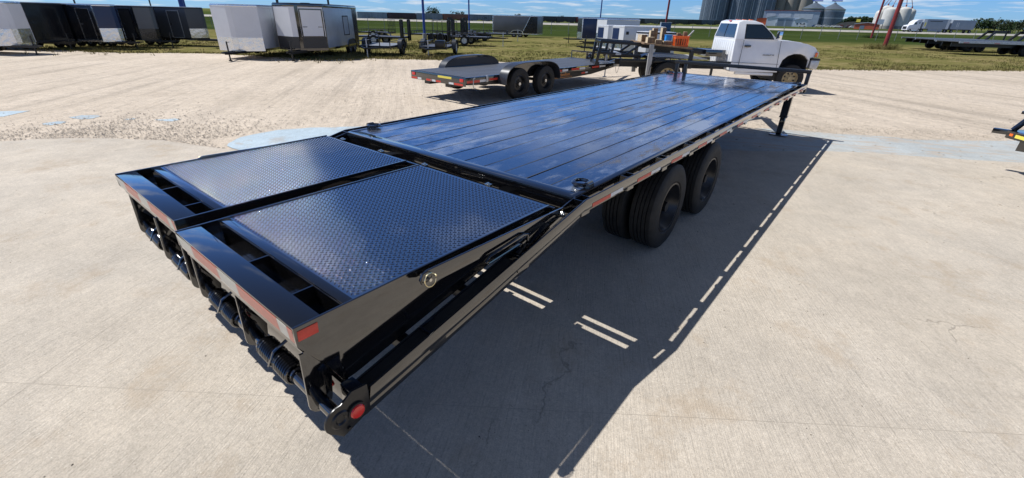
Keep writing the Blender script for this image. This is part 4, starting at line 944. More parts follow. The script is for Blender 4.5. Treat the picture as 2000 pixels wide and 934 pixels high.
enclosed('enclosed_trailer','plain white v-nose enclosed trailer with polished nose guard and one coupler pointing left',(-22.93,7.31),R(-50),2.1,5.2,.45,.43,2.26,WPAINT,WPAINT,ALU,ALU,[-3.1,-3.9],guardh=.48,panels=(-1.2,-2.4,-3.6))
T7=enclosed('enclosed_trailer','white and black snowmobile trailer with a black framed door in its nose',(-21.43,9.53),R(-49.5),2.3,5.3,.72,.46,2.36,mat('shade_grey_side_panel',(.30,.34,.39),.25,bump=(1.3,.35,.03),var=.12,scale=1.2),WPAINT,mat('black_stone_guard',(.03,.028,.026),.35,bump=(8,.4,.01)),BLK,[-3.55,-4.35],guardh=.50,roofm=BLK2,corner=BLK,slant=(-4.45,-4.55,BPANEL,None),wr=.33,trimx=.06)  # side wall's shade is put into its grey panel colour
# nose door with its frame on the facet towards the camera, and the small hatch
def facetbox(t,W_,n,s,u0,u1,z0,z1,k0,k1,m_,nm):
    a=Vector((0,s*W_/2));c=Vector((n,s*.12)); d=(c-a).normalized(); nn=Vector((d.y,-d.x)); 
    if nn.x<0: nn=-nn
    p,q_=a+d*u0,a+d*u1
    return MB().prism([tuple(p+nn*k0),tuple(q_+nn*k0),tuple(q_+nn*k1),tuple(p+nn*k1)],'z',z0,z1).build(nm,m_,t)
dl=facetbox(T7,2.3,.72,1,.10,1.03,1.02,2.12,.006,.012,WPAINT,'nose_door')
for (u0,u1,z0,z1) in ((.05,.10,.98,2.17),(1.03,1.08,.98,2.17),(.10,1.03,2.12,2.17),(.10,1.03,.98,1.02)): facetbox(T7,2.3,.72,1,u0,u1,z0,z1,.006,.02,BLK,'door_frame')
for (u0,u1) in ((.12,.32),(.80,1.0)): facetbox(T7,2.3,.72,1,u0,u1,1.40,1.425,.0125,.02,BLK,'door_latch')
facetbox(T7,2.3,.72,1,1.10,1.245,.50,2.30,.012,.02,BLK,'nose_corner_trim')
hy=2.3/2
ht=MB().box(-3.55,-2.75,hy+.001,hy+.006,1.0,1.85).build('side_hatch',bpy.data.materials['shade_grey_side_panel'],T7)
q=MB()
for (a,b_,c,d_) in ((-3.60,-3.55,.96,1.90),(-2.75,-2.70,.96,1.90),(-3.55,-2.75,1.85,1.90),(-3.55,-2.75,.96,1.0)): q.box(a,b_,hy+.001,hy+.016,c,d_)
q.build('hatch_frame',BLK,ht)
MB().cyl((-1.0,0,2.396),(-1.0,0,2.43),.22,16).build('roof_vent',BLK2,T7,bevel=.01)
enclosed('enclosed_trailer','dark grey enclosed trailer standing alone, slanting silver strip on its side',(-38.6,43.2),R(-161),2.2,5.6,.1,.42,2.30,GPANEL,GPANEL,GPANEL,ALU,[-2.7,-3.5],guardh=.05,slant=(-4.7,-3.75,BPANEL,ALU),corner=ALU)
enclosed('enclosed_trailer','dark blue enclosed trailer with silver edging, leftmost of the cluster behind the car hauler',(-22.6,36.6),R(-140),2.1,5.0,.25,.42,2.10,BLUEPANEL,BPANEL,ALU,ALU,[-3,-3.8],guardh=.5,corner=ALU,slant=(-2.2,-1.3,BPANEL,ALU))
enclosed('enclosed_trailer','tall white enclosed trailer standing behind the two small rounded ones',(-17.3,31.5),R(-145),2.2,2.4,.6,.45,2.0,mat('white_blue_shade_panel',(.62,.66,.72),.3),WPAINT,ALU,ALU,[-1.3],guardh=.55)
enclosed('enclosed_trailer','white cargo trailer with rounded blue nose, farther of two side by side',(-13.9,25.7),R(-149),1.8,2.0,.6,.40,1.60,WPAINT,WPAINT,ALU,WPAINT,[-1.2],guardh=.45,roofm=WPAINT,nosepatch=BLUEPANEL)
enclosed('enclosed_trailer','white cargo trailer with rounded nose and dark side vent, nearer of two side by side',(-12.2,24.45),R(-149),1.8,2.3,.6,.40,1.60,WPAINT,WPAINT,ALU,WPAINT,[-1.2],guardh=.45,roofm=WPAINT,vent=True,nosepatch=BLUEPANEL)
enclosed('enclosed_trailer','smallest white cargo trailer with dark roof edge behind the timber load of the truck',(-9.9,22.4),R(-140),1.3,1.5,.4,.38,1.36,WPAINT,WPAINT,WPAINT,BLK2,[-.9],guardh=.3,vent=True,roofm=WPAINT)
# ================================================================== OPEN UTILITY TRAILERS
GFEN=mat('grey_fender',(.05,.052,.056),.35)
RBD=mat('red_brown_door',(.12,.045,.04),.6)
def utility(name,label,loc,yaw,W_,L_,zd,wr,wheels,rail=True,gate=0,ramps=0,rimm=None,deckm=None,fend=True,box=False,group='black open trailers parked on the grass'):
    t=thing(name,label,'trailer',(loc[0],loc[1],G(loc[0])),yaw,group); h=W_/2
    MB().box(-L_,0,-h+.05,h-.05,zd-.03,zd).build('deck',deckm or DK2,t)
    q=MB(); q.box(-L_,0,-h,-h+.05,zd-.10,zd+.01); q.box(-L_,0,h-.05,h,zd-.10,zd+.01); q.box(0,.05,-h,h,zd-.12,zd+.01); q.box(-L_-.05,-L_,-h,h,zd-.12,zd+.01); q.build('frame',BLK2,t)
    if rail:
        q=MB(); zt=zd+.22; q.tube([(-L_,-h+.02,zt),(.02,-h+.02,zt),(.02,h-.02,zt),(-L_,h-.02,zt)],.02,6)
        for x in (-L_+.02,-L_/2,.02):
            for y in (-h+.02,h-.02): q.box(x-.02,x+.02,y-.02,y+.02,zd+.0105,zt)
        for y in (-.3,.3): q.box(.0,.04,y-.02,y+.02,zd+.0105,zt)
        q.build('top_rail',BLK2,t)
    for s in (-1,1):
        for wx in wheels: simple_wheel(t,(wx,s*(h+.13),wr),wr,.19,wr*.58,s,rimm or WPAINT,n=18)
        if fend:
            xm=sum(wheels)/len(wheels); fender(t,xm,s*(h+.02),s*(h+.25),wr*.9,wr*2+.09,(max(wheels)-min(wheels))/2+wr+.10,GFEN)
    q=MB(); q.bar((.05,h-.1,zd-.06),(1.25,.02,zd-.06),.05,.08); q.bar((.05,-h+.1,zd-.06),(1.25,-.02,zd-.06),.05,.08); q.bar((1.2,0,zd-.04),(1.45,0,zd-.04),.07,.06); q.build('tongue',BLK2,t)
    q=MB(); q.cyl((1.05,0,.0),(1.05,0,zd+.38),.03,10); q.cyl((1.05,0,zd+.34),(1.05,.15,zd+.34),.01,6); q.cyl((1.05,0,0),(1.05,0,.03),.07,8); q.build('tongue_jack',GALV,t)
    if gate:
        q=MB(); x=-L_-.03
        for k in range(6): y=-h+.03+k*(2*h-.06)/5; q.box(x-.015,x+.015,y-.015,y+.015,zd+.02,zd+gate)
        for z in (zd+.03,zd+gate*.55,zd+gate): q.box(x-.0155,x+.0155,-h+.01,h-.01,z-.016,z+.016)
        q.build('ramp_gate',BLK2,t)
    if ramps:
        for y in (-h+.22,h-.22):
            q=MB(); x=-L_-.06; q.box(x-.06,x+.06,y-.21,y-.12,zd-.3,zd+ramps); q.box(x-.06,x+.06,y+.12,y+.21,zd-.3,zd+ramps)
            for k in range(8): z=zd+.05+k*(ramps-.1)/7; q.box(x-.03,x+.03,y-.1199,y+.1199,z-.06,z+.06)
            q.build('loading_ramp',BLK2,t)
    if box: MB().box(.06,.5,h-.55,h-.05,zd,zd+.35).build('toolbox',BLK2,t,bevel=.02)
    return t
utility('flat_trailer','low black tilt trailer with grey fenders and pale deck beside the snowmobile trailer',(-20.75,13.05),R(-56),1.75,2.9,.50,.36,[-1.5],rail=True,deckm=mat('pale_worn_deck',(.20,.21,.22),.5,var=.2),rimm=BLK2)
utility('landscape_trailer','black utility trailer with upright mesh ramp gate in front of the blue pole',(-19.0,15.6),R(-56),1.55,2.9,.45,.34,[-1.5],rail=True,gate=1.25,rimm=WPAINT,box=True)
utility('equipment_trailer','black equipment trailer with white wheel and two upright ramps behind the low tilt trailer',(-31.3,19.2),R(-150),1.9,3.6,.62,.36,[-1.6],rail=False,ramps=1.15)
utility('equipment_trailer','black equipment trailer with raised ramps left of the blue pole, second row',(-33.0,26.0),R(-150),1.9,4.4,.65,.36,[-1.8,-2.6],rail=True,ramps=1.2,rimm=BLK2)
utility('equipment_trailer','black trailer with tall ramps right of the blue pole, farther row',(-29.5,29.0),R(-30),1.9,3.6,.66,.36,[-1.6,-2.4],rail=True,ramps=1.25,rimm=BLK2)
utility('equipment_trailer','black single axle trailer with white wheel in front of the thin blue pole',(-24.1,25.9),R(30),1.7,3.0,.62,.35,[-1.75],rail=True,ramps=1.15)
utility('equipment_trailer','low black trailer left of the lone dark grey enclosed trailer',(-29.0,33.8),R(35),1.9,4.2,.65,.36,[-2,-2.8],rail=True,rimm=BLK2,ramps=1.2)
utility('landscape_trailer','small black trailer with mesh gate farthest back beside the snowmobile trailer',(-41.0,26.0),R(-150),1.7,3.0,.6,.36,[-1.5],rail=True,gate=1.1,rimm=WPAINT)
# long gooseneck flatbeds at the right
def gooseneck(label,loc,yaw,L_=9.5):
    t=thing('gooseneck_trailer',label,'trailer',(loc[0],loc[1],0),yaw,'gooseneck flatbed trailers at the right')
    nb_=10
    for k in range(nb_):
        a=-1.2+k*.24; MB().box(-L_,0,a+.004,a+.236,.90,.95).build('deck_board',DK2,t)
    for s in (-1,1):
        MB().box(-L_,0,*sorted((s*1.2,s*1.28)),.82,.96).build('side_rail',GALV if s>0 else GALV,t)
        MB().box(-L_,0,*sorted((s*.45,s*.55)),.55,.86).build('frame_beam',BLK2,t)
        for wx in (-L_*.45,-L_*.45-.9): simple_wheel(t,(wx,s*.95,.39),.39,.35,.2,s,BLK2,n=18)
        q=MB(); q.bar((-.1,s*.5,.95),(.5,s*.42,1.62),.12,.2,(0,1,0)); q.bar((.4,s*.42,1.62),(1.9,s*.15,1.62),.12,.22); q.build('gooseneck_riser',BLK2,t)
    q=MB(); q.bar((1.8,-.3,1.62),(1.8,.3,1.62),.2,.24); q.cyl((1.8,0,.9),(1.8,0,1.5),.07,10); q.build('coupler',BLK2,t)
    for k in range(8): MB().box(-L_+.3+k*1.1,-L_+.7+k*1.1,-1.2825,-1.2805,.84,.88).build('reflector_strip',WHT if k%2 else RED,t)
    for x in (-.4,): MB().box(x-.05,x+.05,-.6,-.5,.05,.56).build('landing_leg',BLK2,t); MB().box(x-.05,x+.05,.5,.6,.05,.56).build('landing_leg',BLK2,t)
    return t
gooseneck('long flat gooseneck trailer in front of its row at the right edge',(12.6,56.5),R(33),11)
gooseneck('long flat gooseneck trailer in the middle of its row at the right edge',(8.2,59.8),R(33),7.4)
gooseneck('long flat gooseneck trailer at the back of its row at the right edge',(6.3,62.2),R(33),6.4)
# corner of the trailer at the right edge of the picture
t=thing('equipment_trailer','black trailer with yellow sticker cut off by the right edge of the photo','trailer',(2.62,7.5,0),R(-14))
MB().box(-.08,.12,-.06,.02,.535,.605).build('pintle_bar',BLK,t,bevel=.004)
MB().prism([(.09,-.06),(.85,-.80),(3.4,-.80),(3.4,1.2),(.85,1.2),(.09,.05)],'z',.5445,.60).build('tongue_plate',BLK,t,bevel=.003)
MB().bar((.09,-.062,.55),(.85,-.80,.55),.03,.10).build('tongue_rail',BLK,t)
MB().bar((.20,-.17,.55),(.50,-.46,.55),.036,.045).build('yellow_warning_sticker',YEL,t); MB().bar((.13,-.102,.555),(.17,-.14,.555),.036,.035).build('marker_lamp',ORL,t)
MB().box(.26,.36,-.20,-.12,.36,.52).build('jack_mount',BLK,t)
MB().bar((.12,.02,.60),(.24,.12,.84),.05,.06).build('winch_post',BLK,t,bevel=.003); MB().bar((.13,.02,.86),(1.4,-.2,.90),.14,.04).build('winch_plate',BLK,t,bevel=.003)
MB().box(1.0,3.4,-.78,1.18,.25,.5).build('load_frame',BLK2,t)
for s in (-.95,1.35): simple_wheel(t,(2.4,s,.36),.36,.2,.2,1,BLK2)
# ================================================================== POLES
def pole(label,loc,r,h,m,foot=0,head=None,grp='tall poles around the yard'):
    t=thing('light_pole',label,'pole',(loc[0],loc[1],G(loc[0])),0,grp)
    MB().cyl((0,0,foot),(0,0,h),r,14,r*.75).build('shaft',m,t)
    if foot: MB().cyl((0,0,-.1),(0,0,foot),r*1.6,16).build('concrete_footing',CONC,t); MB().cyl((0,0,foot),(0,0,foot+.03),r*1.35,14).build('base_plate',GALV,t)
    if h<8.6: q=MB(); q.tube([(0,0,h),(0,.25,h+.25),(0,.7,h+.3)],.05,6); q.box(-.12,.12,.6,1.1,h+.24,h+.36); q.build('lamp_arm',BLK2,t)
    else: q=MB(); q.box(-.5,.5,-.08,.08,h,h+.12); q.build('crossarm',m,t)
    return t
pole('thick blue pole on a concrete footing in front of the grey enclosed trailer',(-44.0,11.85),.17,11,BLUEP,.75)
pole('bright blue pole behind the utility trailer with the upright gate',(-30.3,24.7),.105,11,BLUEP,.7)
pole('thin blue pole above the white wheeled trailer in the middle',(-43.5,43.5),.10,11,BLUEP,.5)
pole('thin dark pole above the rounded white cargo trailers',(-45.2,80.2),.12,12,BLUEP,.4)
pole('red pole behind the timber load on the truck',(-31.3,77.5),.17,12,REDP,.4)
pole('thick red pole in the grass right of the pickup, nearer of two',(-.62,53.2),.17,13,REDP,.0)
pole('slimmer red pole right of the pickup, farther of two',(-4.33,98.7),.16,13,REDP,0)
pole('thin dark blue pole at the top left corner behind the black trailer',(-60.5,2.7),.16,12,BLUEP,.4)
pole('dark blue pole just left of the thick blue pole',(-70,20.2),.20,12,BLUEP,.4)
pole('short lamp pole rising behind the charcoal trailer row',(-62,14.6),.08,4.2,BLK2,0)
pole('short lamp pole rising behind the silver framed black trailer',(-60,8.2),.08,4.4,BLK2,0)
pole('left one of two dark poles rising behind the snowmobile trailer',(-52,23.3),.14,12,BLK2,0)
pole('right one of two dark poles rising behind the snowmobile trailer',(-50,28.0),.12,12,BLK2,0)
# ================================================================== FENCE
FN=thing('wire_fence','thin wire fence with slim posts between the mown yard and the green field','fence',(-38,62,G(-38)))
A=Vector((-92,24));B=Vector((14,96)); nF=50
p0=None; WIRE=mat('galvanised_wire',(.20,.21,.21),.6)
for k in range(nF+1):
    p=A.lerp(B,k/nF)
    if p0 is None: p0=MB().cyl((0,0,0),(0,0,1.7),.035,7).build('fence_post',WIRE,FN); c=p0
    else: c=p0.copy(); COL.objects.link(c)
    c.location=(p.x+38,p.y-62,G(p.x)-G(-38))
for z in (.5,1.05,1.6):
    MB().tube([(q.x+38,q.y-62,G(q.x)-G(-38)+z) for q in [A.lerp(B,k/10) for k in range(11)]],.008,3).build('fence_wire',WIRE,FN)
# ================================================================== ROAD, RAILWAY
def strip(name,a,b,prof,m):
    """prof: (offset across, height above z line) ; a,b ends with z"""
    a=Vector(a);b=Vector(b); d=(b-a); d.z=0; d.normalize(); n=Vector((-d.y,d.x,0)); N_=12; vs=[];fs=[];k=len(prof)
    for i in range(N_+1):
        p=a.lerp(b,i/N_)
        for o_,z in prof: vs.append(tuple(p+n*o_+Vector((0,0,z))))
    for i in range(N_):
        for j in range(k-1): fs.append((i*k+j,i*k+j+1,(i+1)*k+j+1,(i+1)*k+j))
    me=bpy.data.meshes.new(name); me.from_pydata(vs,[],fs); me.materials.append(m); o=bpy.data.objects.new(name,me); COL.objects.link(o); o['kind']='structure'
    bm=bmesh.new(); bm.from_mesh(me); bmesh.ops.recalc_face_normals(bm,faces=bm.faces); bm.to_mesh(me); bm.free(); return o
ra=(-420,-184,.1); rb=(330,430,1.0)
MROAD=mat('pale_highway_surface',(.33,.32,.30),.85,var=.12,scale=.2); MSH=mat('pale_gravel_shoulder',(.40,.37,.32),.9,var=.2,scale=.6)
strip('highway_bank',ra,rb,[(-16,-3.2),(-7.5,-.30),(-7.4,-.28),(9,-.28),(20,-3.4)],MGRS)
strip('highway_shoulder',ra,rb,[(-8.0,-.52),(-6,-.02),(7,-.02),(8.5,-.5)],MSH)
strip('highway',ra,rb,[(-5,.0),(5.5,.0)],MROAD)
ta=(-330,-10,-3.0); tb=(-60,745,-1.3)
strip('railway_embankment',ta,tb,[(-9,-1.6),(-3,.1),(3,.1),(9,-1.6)],mat('dark_ballast',(.09,.08,.075),.95,var=.3,scale=2))
strip('rail',ta,tb,[(-.80,.11),(-.78,.26),(-.72,.26),(-.70,.11)],mat('steel_rail',(.12,.09,.07),.5)); strip('rail',ta,tb,[(.70,.11),(.72,.26),(.78,.26),(.80,.11)],bpy.data.materials['steel_rail'])
ta=Vector(ta);tb=Vector(tb); td=(tb-ta).normalized()
RC=[('pale grey',(.30,.33,.36)),('dark maroon',(.07,.035,.035)),('light grey',(.26,.27,.29)),('rust red',(.24,.09,.055)),('grey lettered',(.20,.21,.23)),('grey brown',(.13,.12,.12)),('dark slate',(.05,.055,.065)),('black',(.03,.03,.035)),('charcoal',(.045,.048,.055)),('deep red',(.16,.025,.02)),('slate blue',(.06,.085,.12)),('dark grey',(.055,.06,.07)),('soot black',(.022,.024,.028)),('faded grey',(.11,.12,.13)),('dull brown',(.08,.065,.05)),('dark green grey',(.04,.05,.048))]
def railcar(i,s,cname,col,label):
    p=ta.lerp(tb,s/(tb-ta).length); t=thing('hopper_railcar',label,'railcar',tuple(p+Vector((0,0,.26))),math.atan2(td.y,td.x),'rail cars of the freight train')
    m=mat('railcar_'+cname.replace(' ','_'),col,.5,var=.3,scale=.6,stretch=(1,1,.3)); 
    MB().prism([(-9.1,.9),(-9.1,3.3),(-9.2,4.35),(9.2,4.35),(9.1,3.3),(9.1,.9),(6.4,.9),(5.2,.55),(2.9,.55),(1.5,1.2),(-1.5,1.2),(-2.9,.55),(-5.2,.55),(-6.4,.9)],'y',-1.5,1.5).build('hopper_body',m,t,bevel=.08)
    for x in range(-7,8,2): MB().box(x-.06,x+.06,-1.56,-1.501,1.3,4.2).build('side_rib',m,t)
    MB().box(-8.95,8.95,-1.6,1.6,4.351,4.45).build('roof_walkway',GALV,t); MB().box(-9.1,9.1,-1.2,1.2,.85,1.04).build('sill',UND,t)
    for x in (-6.9,6.9):
        q=MB(); q.box(x-1.2,x+1.2,-1.1,1.1,.30,.80)
        for dx in (-.85,.85):
            for y in (-.8,.8): q.cyl((x+dx,y-.07,.42),(x+dx,y+.07,.42),.42,12)
        q.build('bogie',UND,t)
    if cname=='grey lettered': text('CN',2.3,DKTXT,'lettering',t,(3.2,-1.62,1.7),(R(90),0,0),.02)
    return t
for i in range(27):
    cname,col=RC[i] if i<len(RC) else RC[(i*7+3)%9+5]
    place=['first','second','third','fourth','fifth','sixth','seventh','eighth','ninth','tenth','eleventh','twelfth','thirteenth','fourteenth','fifteenth','sixteenth','seventeenth','eighteenth','nineteenth','twentieth','twenty-first','twenty-second','twenty-third','twenty-fourth','twenty-fifth','twenty-sixth','twenty-seventh'][i]
    railcar(i,203+18.6*i,cname+str(i) if i>=len(RC) else cname,col,f'{cname} hopper rail car, {place} of the freight train from the left')
# ================================================================== FAR BUILDINGS AT THE RIGHT
CORR=mat('corrugated_bin_steel',(.12,.15,.19),.45,metal=.35,var=.15,scale=.4); ECON=mat('elevator_concrete',(.25,.235,.21),.85,var=.15,scale=.25,stretch=(1,1,.2))
def corrug(parent,R_,z0,z1,m,n=60,amp=.12,rings=None):
    mb=MB(); prof=[]; N_=n*2; vs=[]
    for i in range(N_):
        t=2*PI*i/N_; r=R_+(amp if i%2 else 0); vs+= [(r*math.cos(t),r*math.sin(t),z0),(r*math.cos(t),r*math.sin(t),z1)]
    mb.add(vs,[(2*i,(2*i+2)%(2*N_),(2*i+3)%(2*N_),2*i+1) for i in range(N_)]); o=mb.build('wall',m,parent,ang=5)
    if rings:
        for z in rings: MB().rev([(z-.25,R_+amp+.03),(z+.25,R_+amp+.03)],(0,0,0),'z',48).build('stiffening_ring',GALV,parent)
    return o
def bin_(label,loc,R_,hw,hr,amp=.12,rings=None,m=CORR,cat='grain bin',grp='steel grain bins'):
    t=thing('grain_bin',label,cat,loc,0,grp); corrug(t,R_,0,hw,m,48,amp,rings)
    MB().rev([(hw,R_+.4),(hw+.1,R_+.4),(hw+hr,1.2),(hw+hr+.8,1.0),(hw+hr+.85,.01)],(0,0,0),'z',40).build('roof',m,t); MB().rev([(hw-.35,R_+.3),(hw,R_+.42)],(0,0,0),'z',40).build('eave',GALV,t); return t
zb=0.4
def az_at(ax,ay,D): return (1.22+ax*D,-2.23+ay*D)
for k,(ax,ay,R_) in enumerate(((-.300,.954,13.4),(-.258,.966,12.2),(-.226,.974,11.6))):
    x,y=az_at(ax,ay,560); t=bin_(['huge steel grain bin at the left end beside the rail cars','huge steel grain bin in the middle of the three tall ones','huge steel grain bin next to the concrete elevator'][k],(x,y,-.6),R_,36,6,.28)
    for q_ in range(12 if 1 else 0):
        a=2*PI*q_/12; MB().box(R_*math.cos(a)-.2,R_*math.cos(a)+.2,R_*math.sin(a)-.2,R_*math.sin(a)+.2,0,36).build('wall_stiffener',GALV,t)
x,y=az_at(-.181,.984,570); t=thing('grain_elevator','massive tan concrete grain elevator between the tall bins and the small pair','grain elevator',(x,y,-.6),R(8))
for k in range(3): MB().cyl((-11+k*11,0,0),(-11+k*11,0,48),6.6,28).build('silo_tube',ECON,t)
MB().box(-17.5,17.5,-2,6,0,48).build('headhouse_core',ECON,t); MB().box(-15,15,-6,6,48.01,56).build('headhouse',ECON,t)
for k in range(3): MB().box(-15+k*2.2,-14+k*2.2,-6.9,-6.3,14,15.2).build('window',GLASS,t)
for k,(ax,D) in enumerate(((-.1465,520),(-.1190,520))):
    x,y=az_at(ax,math.sqrt(1-ax*ax),D); bin_(['grain bin with cone roof, left one of the smaller pair','grain bin with cone roof, right one of the smaller pair'][k],(x,y,-.4),[9.3,9.0][k],[14.2,13.6][k],4.6,.1,rings=(7,12.5))
    t=thing('spout_pipe',['red and blue spout pipe above the left smaller bin','blue bridge spout above the right smaller bin'][k],'pipe',(x,y,18)); MB().tube([(0,0,.8),(-8,0,9)],.25,8).build('pipe',GALV,t); MB().tube([(-3,0,2),(5,0,2)],.5,8).build('catwalk',BLUEP,t)
def shed(name,label,c,yaw,w_,d_,h_,rise,m,rm,cat='shed',doors=(),grp=None,trim=None):
    t=thing(name,label,cat,c,yaw,grp)
    MB().prism([(-w_/2,0),(w_/2,0),(w_/2,h_),(0,h_+rise),(-w_/2,h_)] if rise else [(-w_/2,0),(w_/2,0),(w_/2,h_),(-w_/2,h_)],'y',-d_/2,d_/2).build('wall',m,t)
    e=.3
    if rise: MB().prism([(-w_/2-e,h_-.02),(0,h_+rise+.05),(w_/2+e,h_-.02),(w_/2+e,h_+.18),(0,h_+rise+.25),(-w_/2-e,h_+.18)],'y',-d_/2-e,d_/2+e).build('roof',rm,t)
    else: MB().box(-w_/2-e,w_/2+e,-d_/2-e,d_/2+e,h_+.01,h_+.3).build('roof',rm,t)
    for (dx,dw,dh,z0,dm) in doors: MB().box(dx-dw/2,dx+dw/2,-d_/2-.06,-d_/2-.005,z0,z0+dh).build('door' if z0<.1 else 'window',dm,t)
    return t
BST=mat('pale_blue_steel_siding',(.36,.43,.52),.45,metal=.1,var=.1,scale=.5); BST2=mat('white_steel_siding',(.55,.60,.66),.45,var=.08,scale=.5); RTR=mat('red_trim',(.22,.03,.03),.5); DDOOR=mat('blue_grey_door',(.16,.21,.28),.5)
def rot(ax): return -math.asin(ax)
def AT(ax,D,z=-.3): 
    x,y=az_at(ax,math.sqrt(1-ax*ax),D); return (x,y,z)
shed('warehouse','long two-storey steel warehouse with red roof trim below the grain elevator',AT(-.178,430),R(10),36,16,10.2,0,BST,RTR,'warehouse',doors=((-13,6,3.4,5,BST2),(-4,8,3.4,5,BST2),(8,12,3.4,5,BST2)))
shed('steel_shed','pale blue steel shed with gable front, left of the row along the highway',AT(-.2015,400),R(10),9.5,10,5.4,.9,BST2,BST,'shed',doors=((2,1.1,2.2,0,DDOOR),))
shed('steel_shed','open fronted blue steel shed with tall sliding doors, middle of the row',AT(-.181,400),R(10),13,12,5.2,.3,BST,BST2,'shed',doors=((-4,4,4.4,0,DDOOR),(1,4,4.4,0,DDOOR),(5,2.6,4.2,0,BST)))
shed('steel_shed','small white office shed with three windows at the right end of the row',AT(-.1605,395),R(10),8,8,4.0,1.3,BST2,BST2,'shed',doors=((-2,.8,1,1.4,GLASS),(0,.8,1,1.4,GLASS),(2,.8,1,1.4,GLASS)))
shed('red_shed','orange-red low building behind the roof of the pickup',AT(-.2165,410),R(10),10,8,4.6,.4,mat('orange_red_siding',(.55,.10,.03),.5),RTR,'building',doors=((3,1.4,3.5,0,WPAINT),))
shed('red_shed','low orange roadside building left of the white tanks',AT(-.066,330),R(4),11,7,2.5,.8,mat('orange_siding',(.50,.11,.05),.5),BST2,'building',doors=((-2,2,1.9,0,DDOOR),))
# quonset dome
t=thing('quonset_building','long dark arched storage building in front of the tree mass','building',AT(-.082,400,-.2),R(5)); N_=16
MB().prism([(-11.5*math.cos(PI*k/N_),3.9*math.sin(PI*k/N_)**.8 if 0<k<N_ else 0) for k in range(N_+1)],'y',-9,9).build('arched_shell',mat('weathered_dark_steel',(.10,.095,.09),.7,var=.2,scale=.5),t)
for k in range(5): MB().box(-9+k*4.4,-6.4+k*4.4,-9.1,-9.01,0,1.9).build('bay_door',RBD,t)
t=thing('loader_tower','small yellow hopper on legs in front of the arched building','hopper',AT(-.0795,360,-.1),R(5)); MB().box(-1,1,-1,1,3.4,5).build('hopper',YEL,t); MB().prism([(-1,3.39),(1,3.39),(.3,2),(-.3,2)],'y',-.8,.8).build('cone',BLK2,t)
for x in (-.9,.9):
    for y in (-.9,.9): MB().box(x-.1,x+.1,y-.1,y+.1,0,3.39).build('leg',BLK2,t)
# white tanks
TANK=mat('cream_tank_paint',(.55,.54,.50),.45,var=.12,scale=.4); CT=[]
for k,(ax,D,r,h_) in enumerate(((-.0540,404,2.6,11.2),(-.0475,408,3.3,13.8),(-.0410,398,3.9,12.6),(-.0320,408,2.8,13.6),(-.0245,402,3.7,13.0),(-.0165,408,2.9,12.2))):
    t=thing('storage_tank',['short square shouldered cream tank at the left of the tank cluster','cream tank second from the left behind the red pole','large front cream tank crossed by the red pole','cream tank in the back gap right of the red pole','large front cream tank right of the red pole','cream tank at the right end of the cluster'][k],'tank',AT(ax,D,-.2),0,'cream storage tanks')
    MB().rev([(0,r),(h_-2.2,r),(h_-1.2,r*.9),(h_-.5,r*.6),(h_,.6),(h_+.02,.01)],(0,0,0),'z',32).build('shell',TANK,t); MB().rev([(0,r+.05),(2.0,r+.05)],(0,0,0),'z',32).build('skirt',CONC,t); MB().cyl((0,0,h_),(0,0,h_+1.0),.4,10).build('inlet',REDP,t); CT.append((t,h_))
top=Vector(AT(-.034,404,30))
for k,(tt,h_) in enumerate(CT):
    o=MB().tube([tuple(top),(tt.location.x,tt.location.y,h_+.8)],.16,6).build('distribution_pipe',REDP,None); tag(o,['thin red pipe fanning down to the leftmost cream tank','thin red pipe fanning down to the second cream tank','thin red pipe fanning down to the front left cream tank','thin red pipe fanning down to the back cream tank','thin red pipe fanning down to the front right cream tank','thin red pipe fanning down to the rightmost cream tank'][k],'pipe','pipes above the tanks')
t=thing('tank_ladder_house','small blue legged control cabin in front of the cream tanks','cabin',AT(-.0495,388,-.1),R(3)); MB().box(-1.6,1.6,-1,1,2.6,5.4).build('cabin',BST,t)
for x in (-1.4,1.4): MB().box(x-.15,x+.15,-.9,-.7,0,2.59).build('leg',BLK2,t); MB().box(x-.15,x+.15,.7,.9,0,2.59).build('leg',BLK2,t)
# semi truck with two trailers on the highway
yw=math.atan2(614,750); SM=thing('semi_truck','white semi truck with sleeper cab pulling two grey box trailers on the highway','truck',(3.1,161.5,.57),yw+PI); SM.scale=(.67,.75,.75)
SP=mat('silver_grey_trailer_panel',(.28,.32,.38),.4,var=.08,scale=.8)
def axw(x): 
    for s in (-1,1): simple_wheel(SM,(x,s*1.05,.5),.5,.5,.28,s,GALV,n=16)
MB().box(-6.5,3.4,-1.3,1.3,1.15,4.05).build('front_box_trailer',SP,SM,bevel=.03); MB().box(-16.2,-7.3,-1.3,1.3,1.15,3.95).build('rear_box_trailer',SP,SM,bevel=.03)
MB().box(-6.4,-5.4,1.301,1.31,1.2,4.0).build('white_end_panel',WPAINT,SM); MB().box(2.2,3.38,1.301,1.31,1.2,4.0).build('white_end_panel',WPAINT,SM); MB().box(-3.5,1.2,1.301,1.312,3.3,3.5).build('lettering_band',DKTXT,SM); MB().box(-4.5,.8,.9,1.25,.35,1.14).build('side_skirt',SP,SM)
MB().box(2.4,2.9,1.311,1.318,1.8,3.0).build('yellow_emblem',YEL,SM); MB().box(-10,-9.8,1.301,1.31,1.8,3.2).build('panel_stripe',WPAINT,SM); MB().box(-9.4,-9.2,1.301,1.31,1.8,3.2).build('panel_stripe',WPAINT,SM)
MB().prism([(4.0,.9),(4.0,3.9),(5.6,3.75),(6.6,3.1),(7.0,2.3),(8.4,2.05),(8.75,1.5),(8.75,.6),(4.0,.6)],'y',-1.2,1.2).build('tractor_cab',WPAINT,SM,bevel=.08); MB().prism([(6.35,2.35),(6.9,2.35),(6.5,3.0),(6.1,3.05)],'y',-1.21,1.21).build('windshield',GLASS,SM); MB().box(5.75,6.3,1.201,1.21,2.3,3.0).build('side_window',GLASS,SM); MB().box(4.6,5.0,1.201,1.21,2.6,3.1).build('sleeper_window',GLASS,SM)
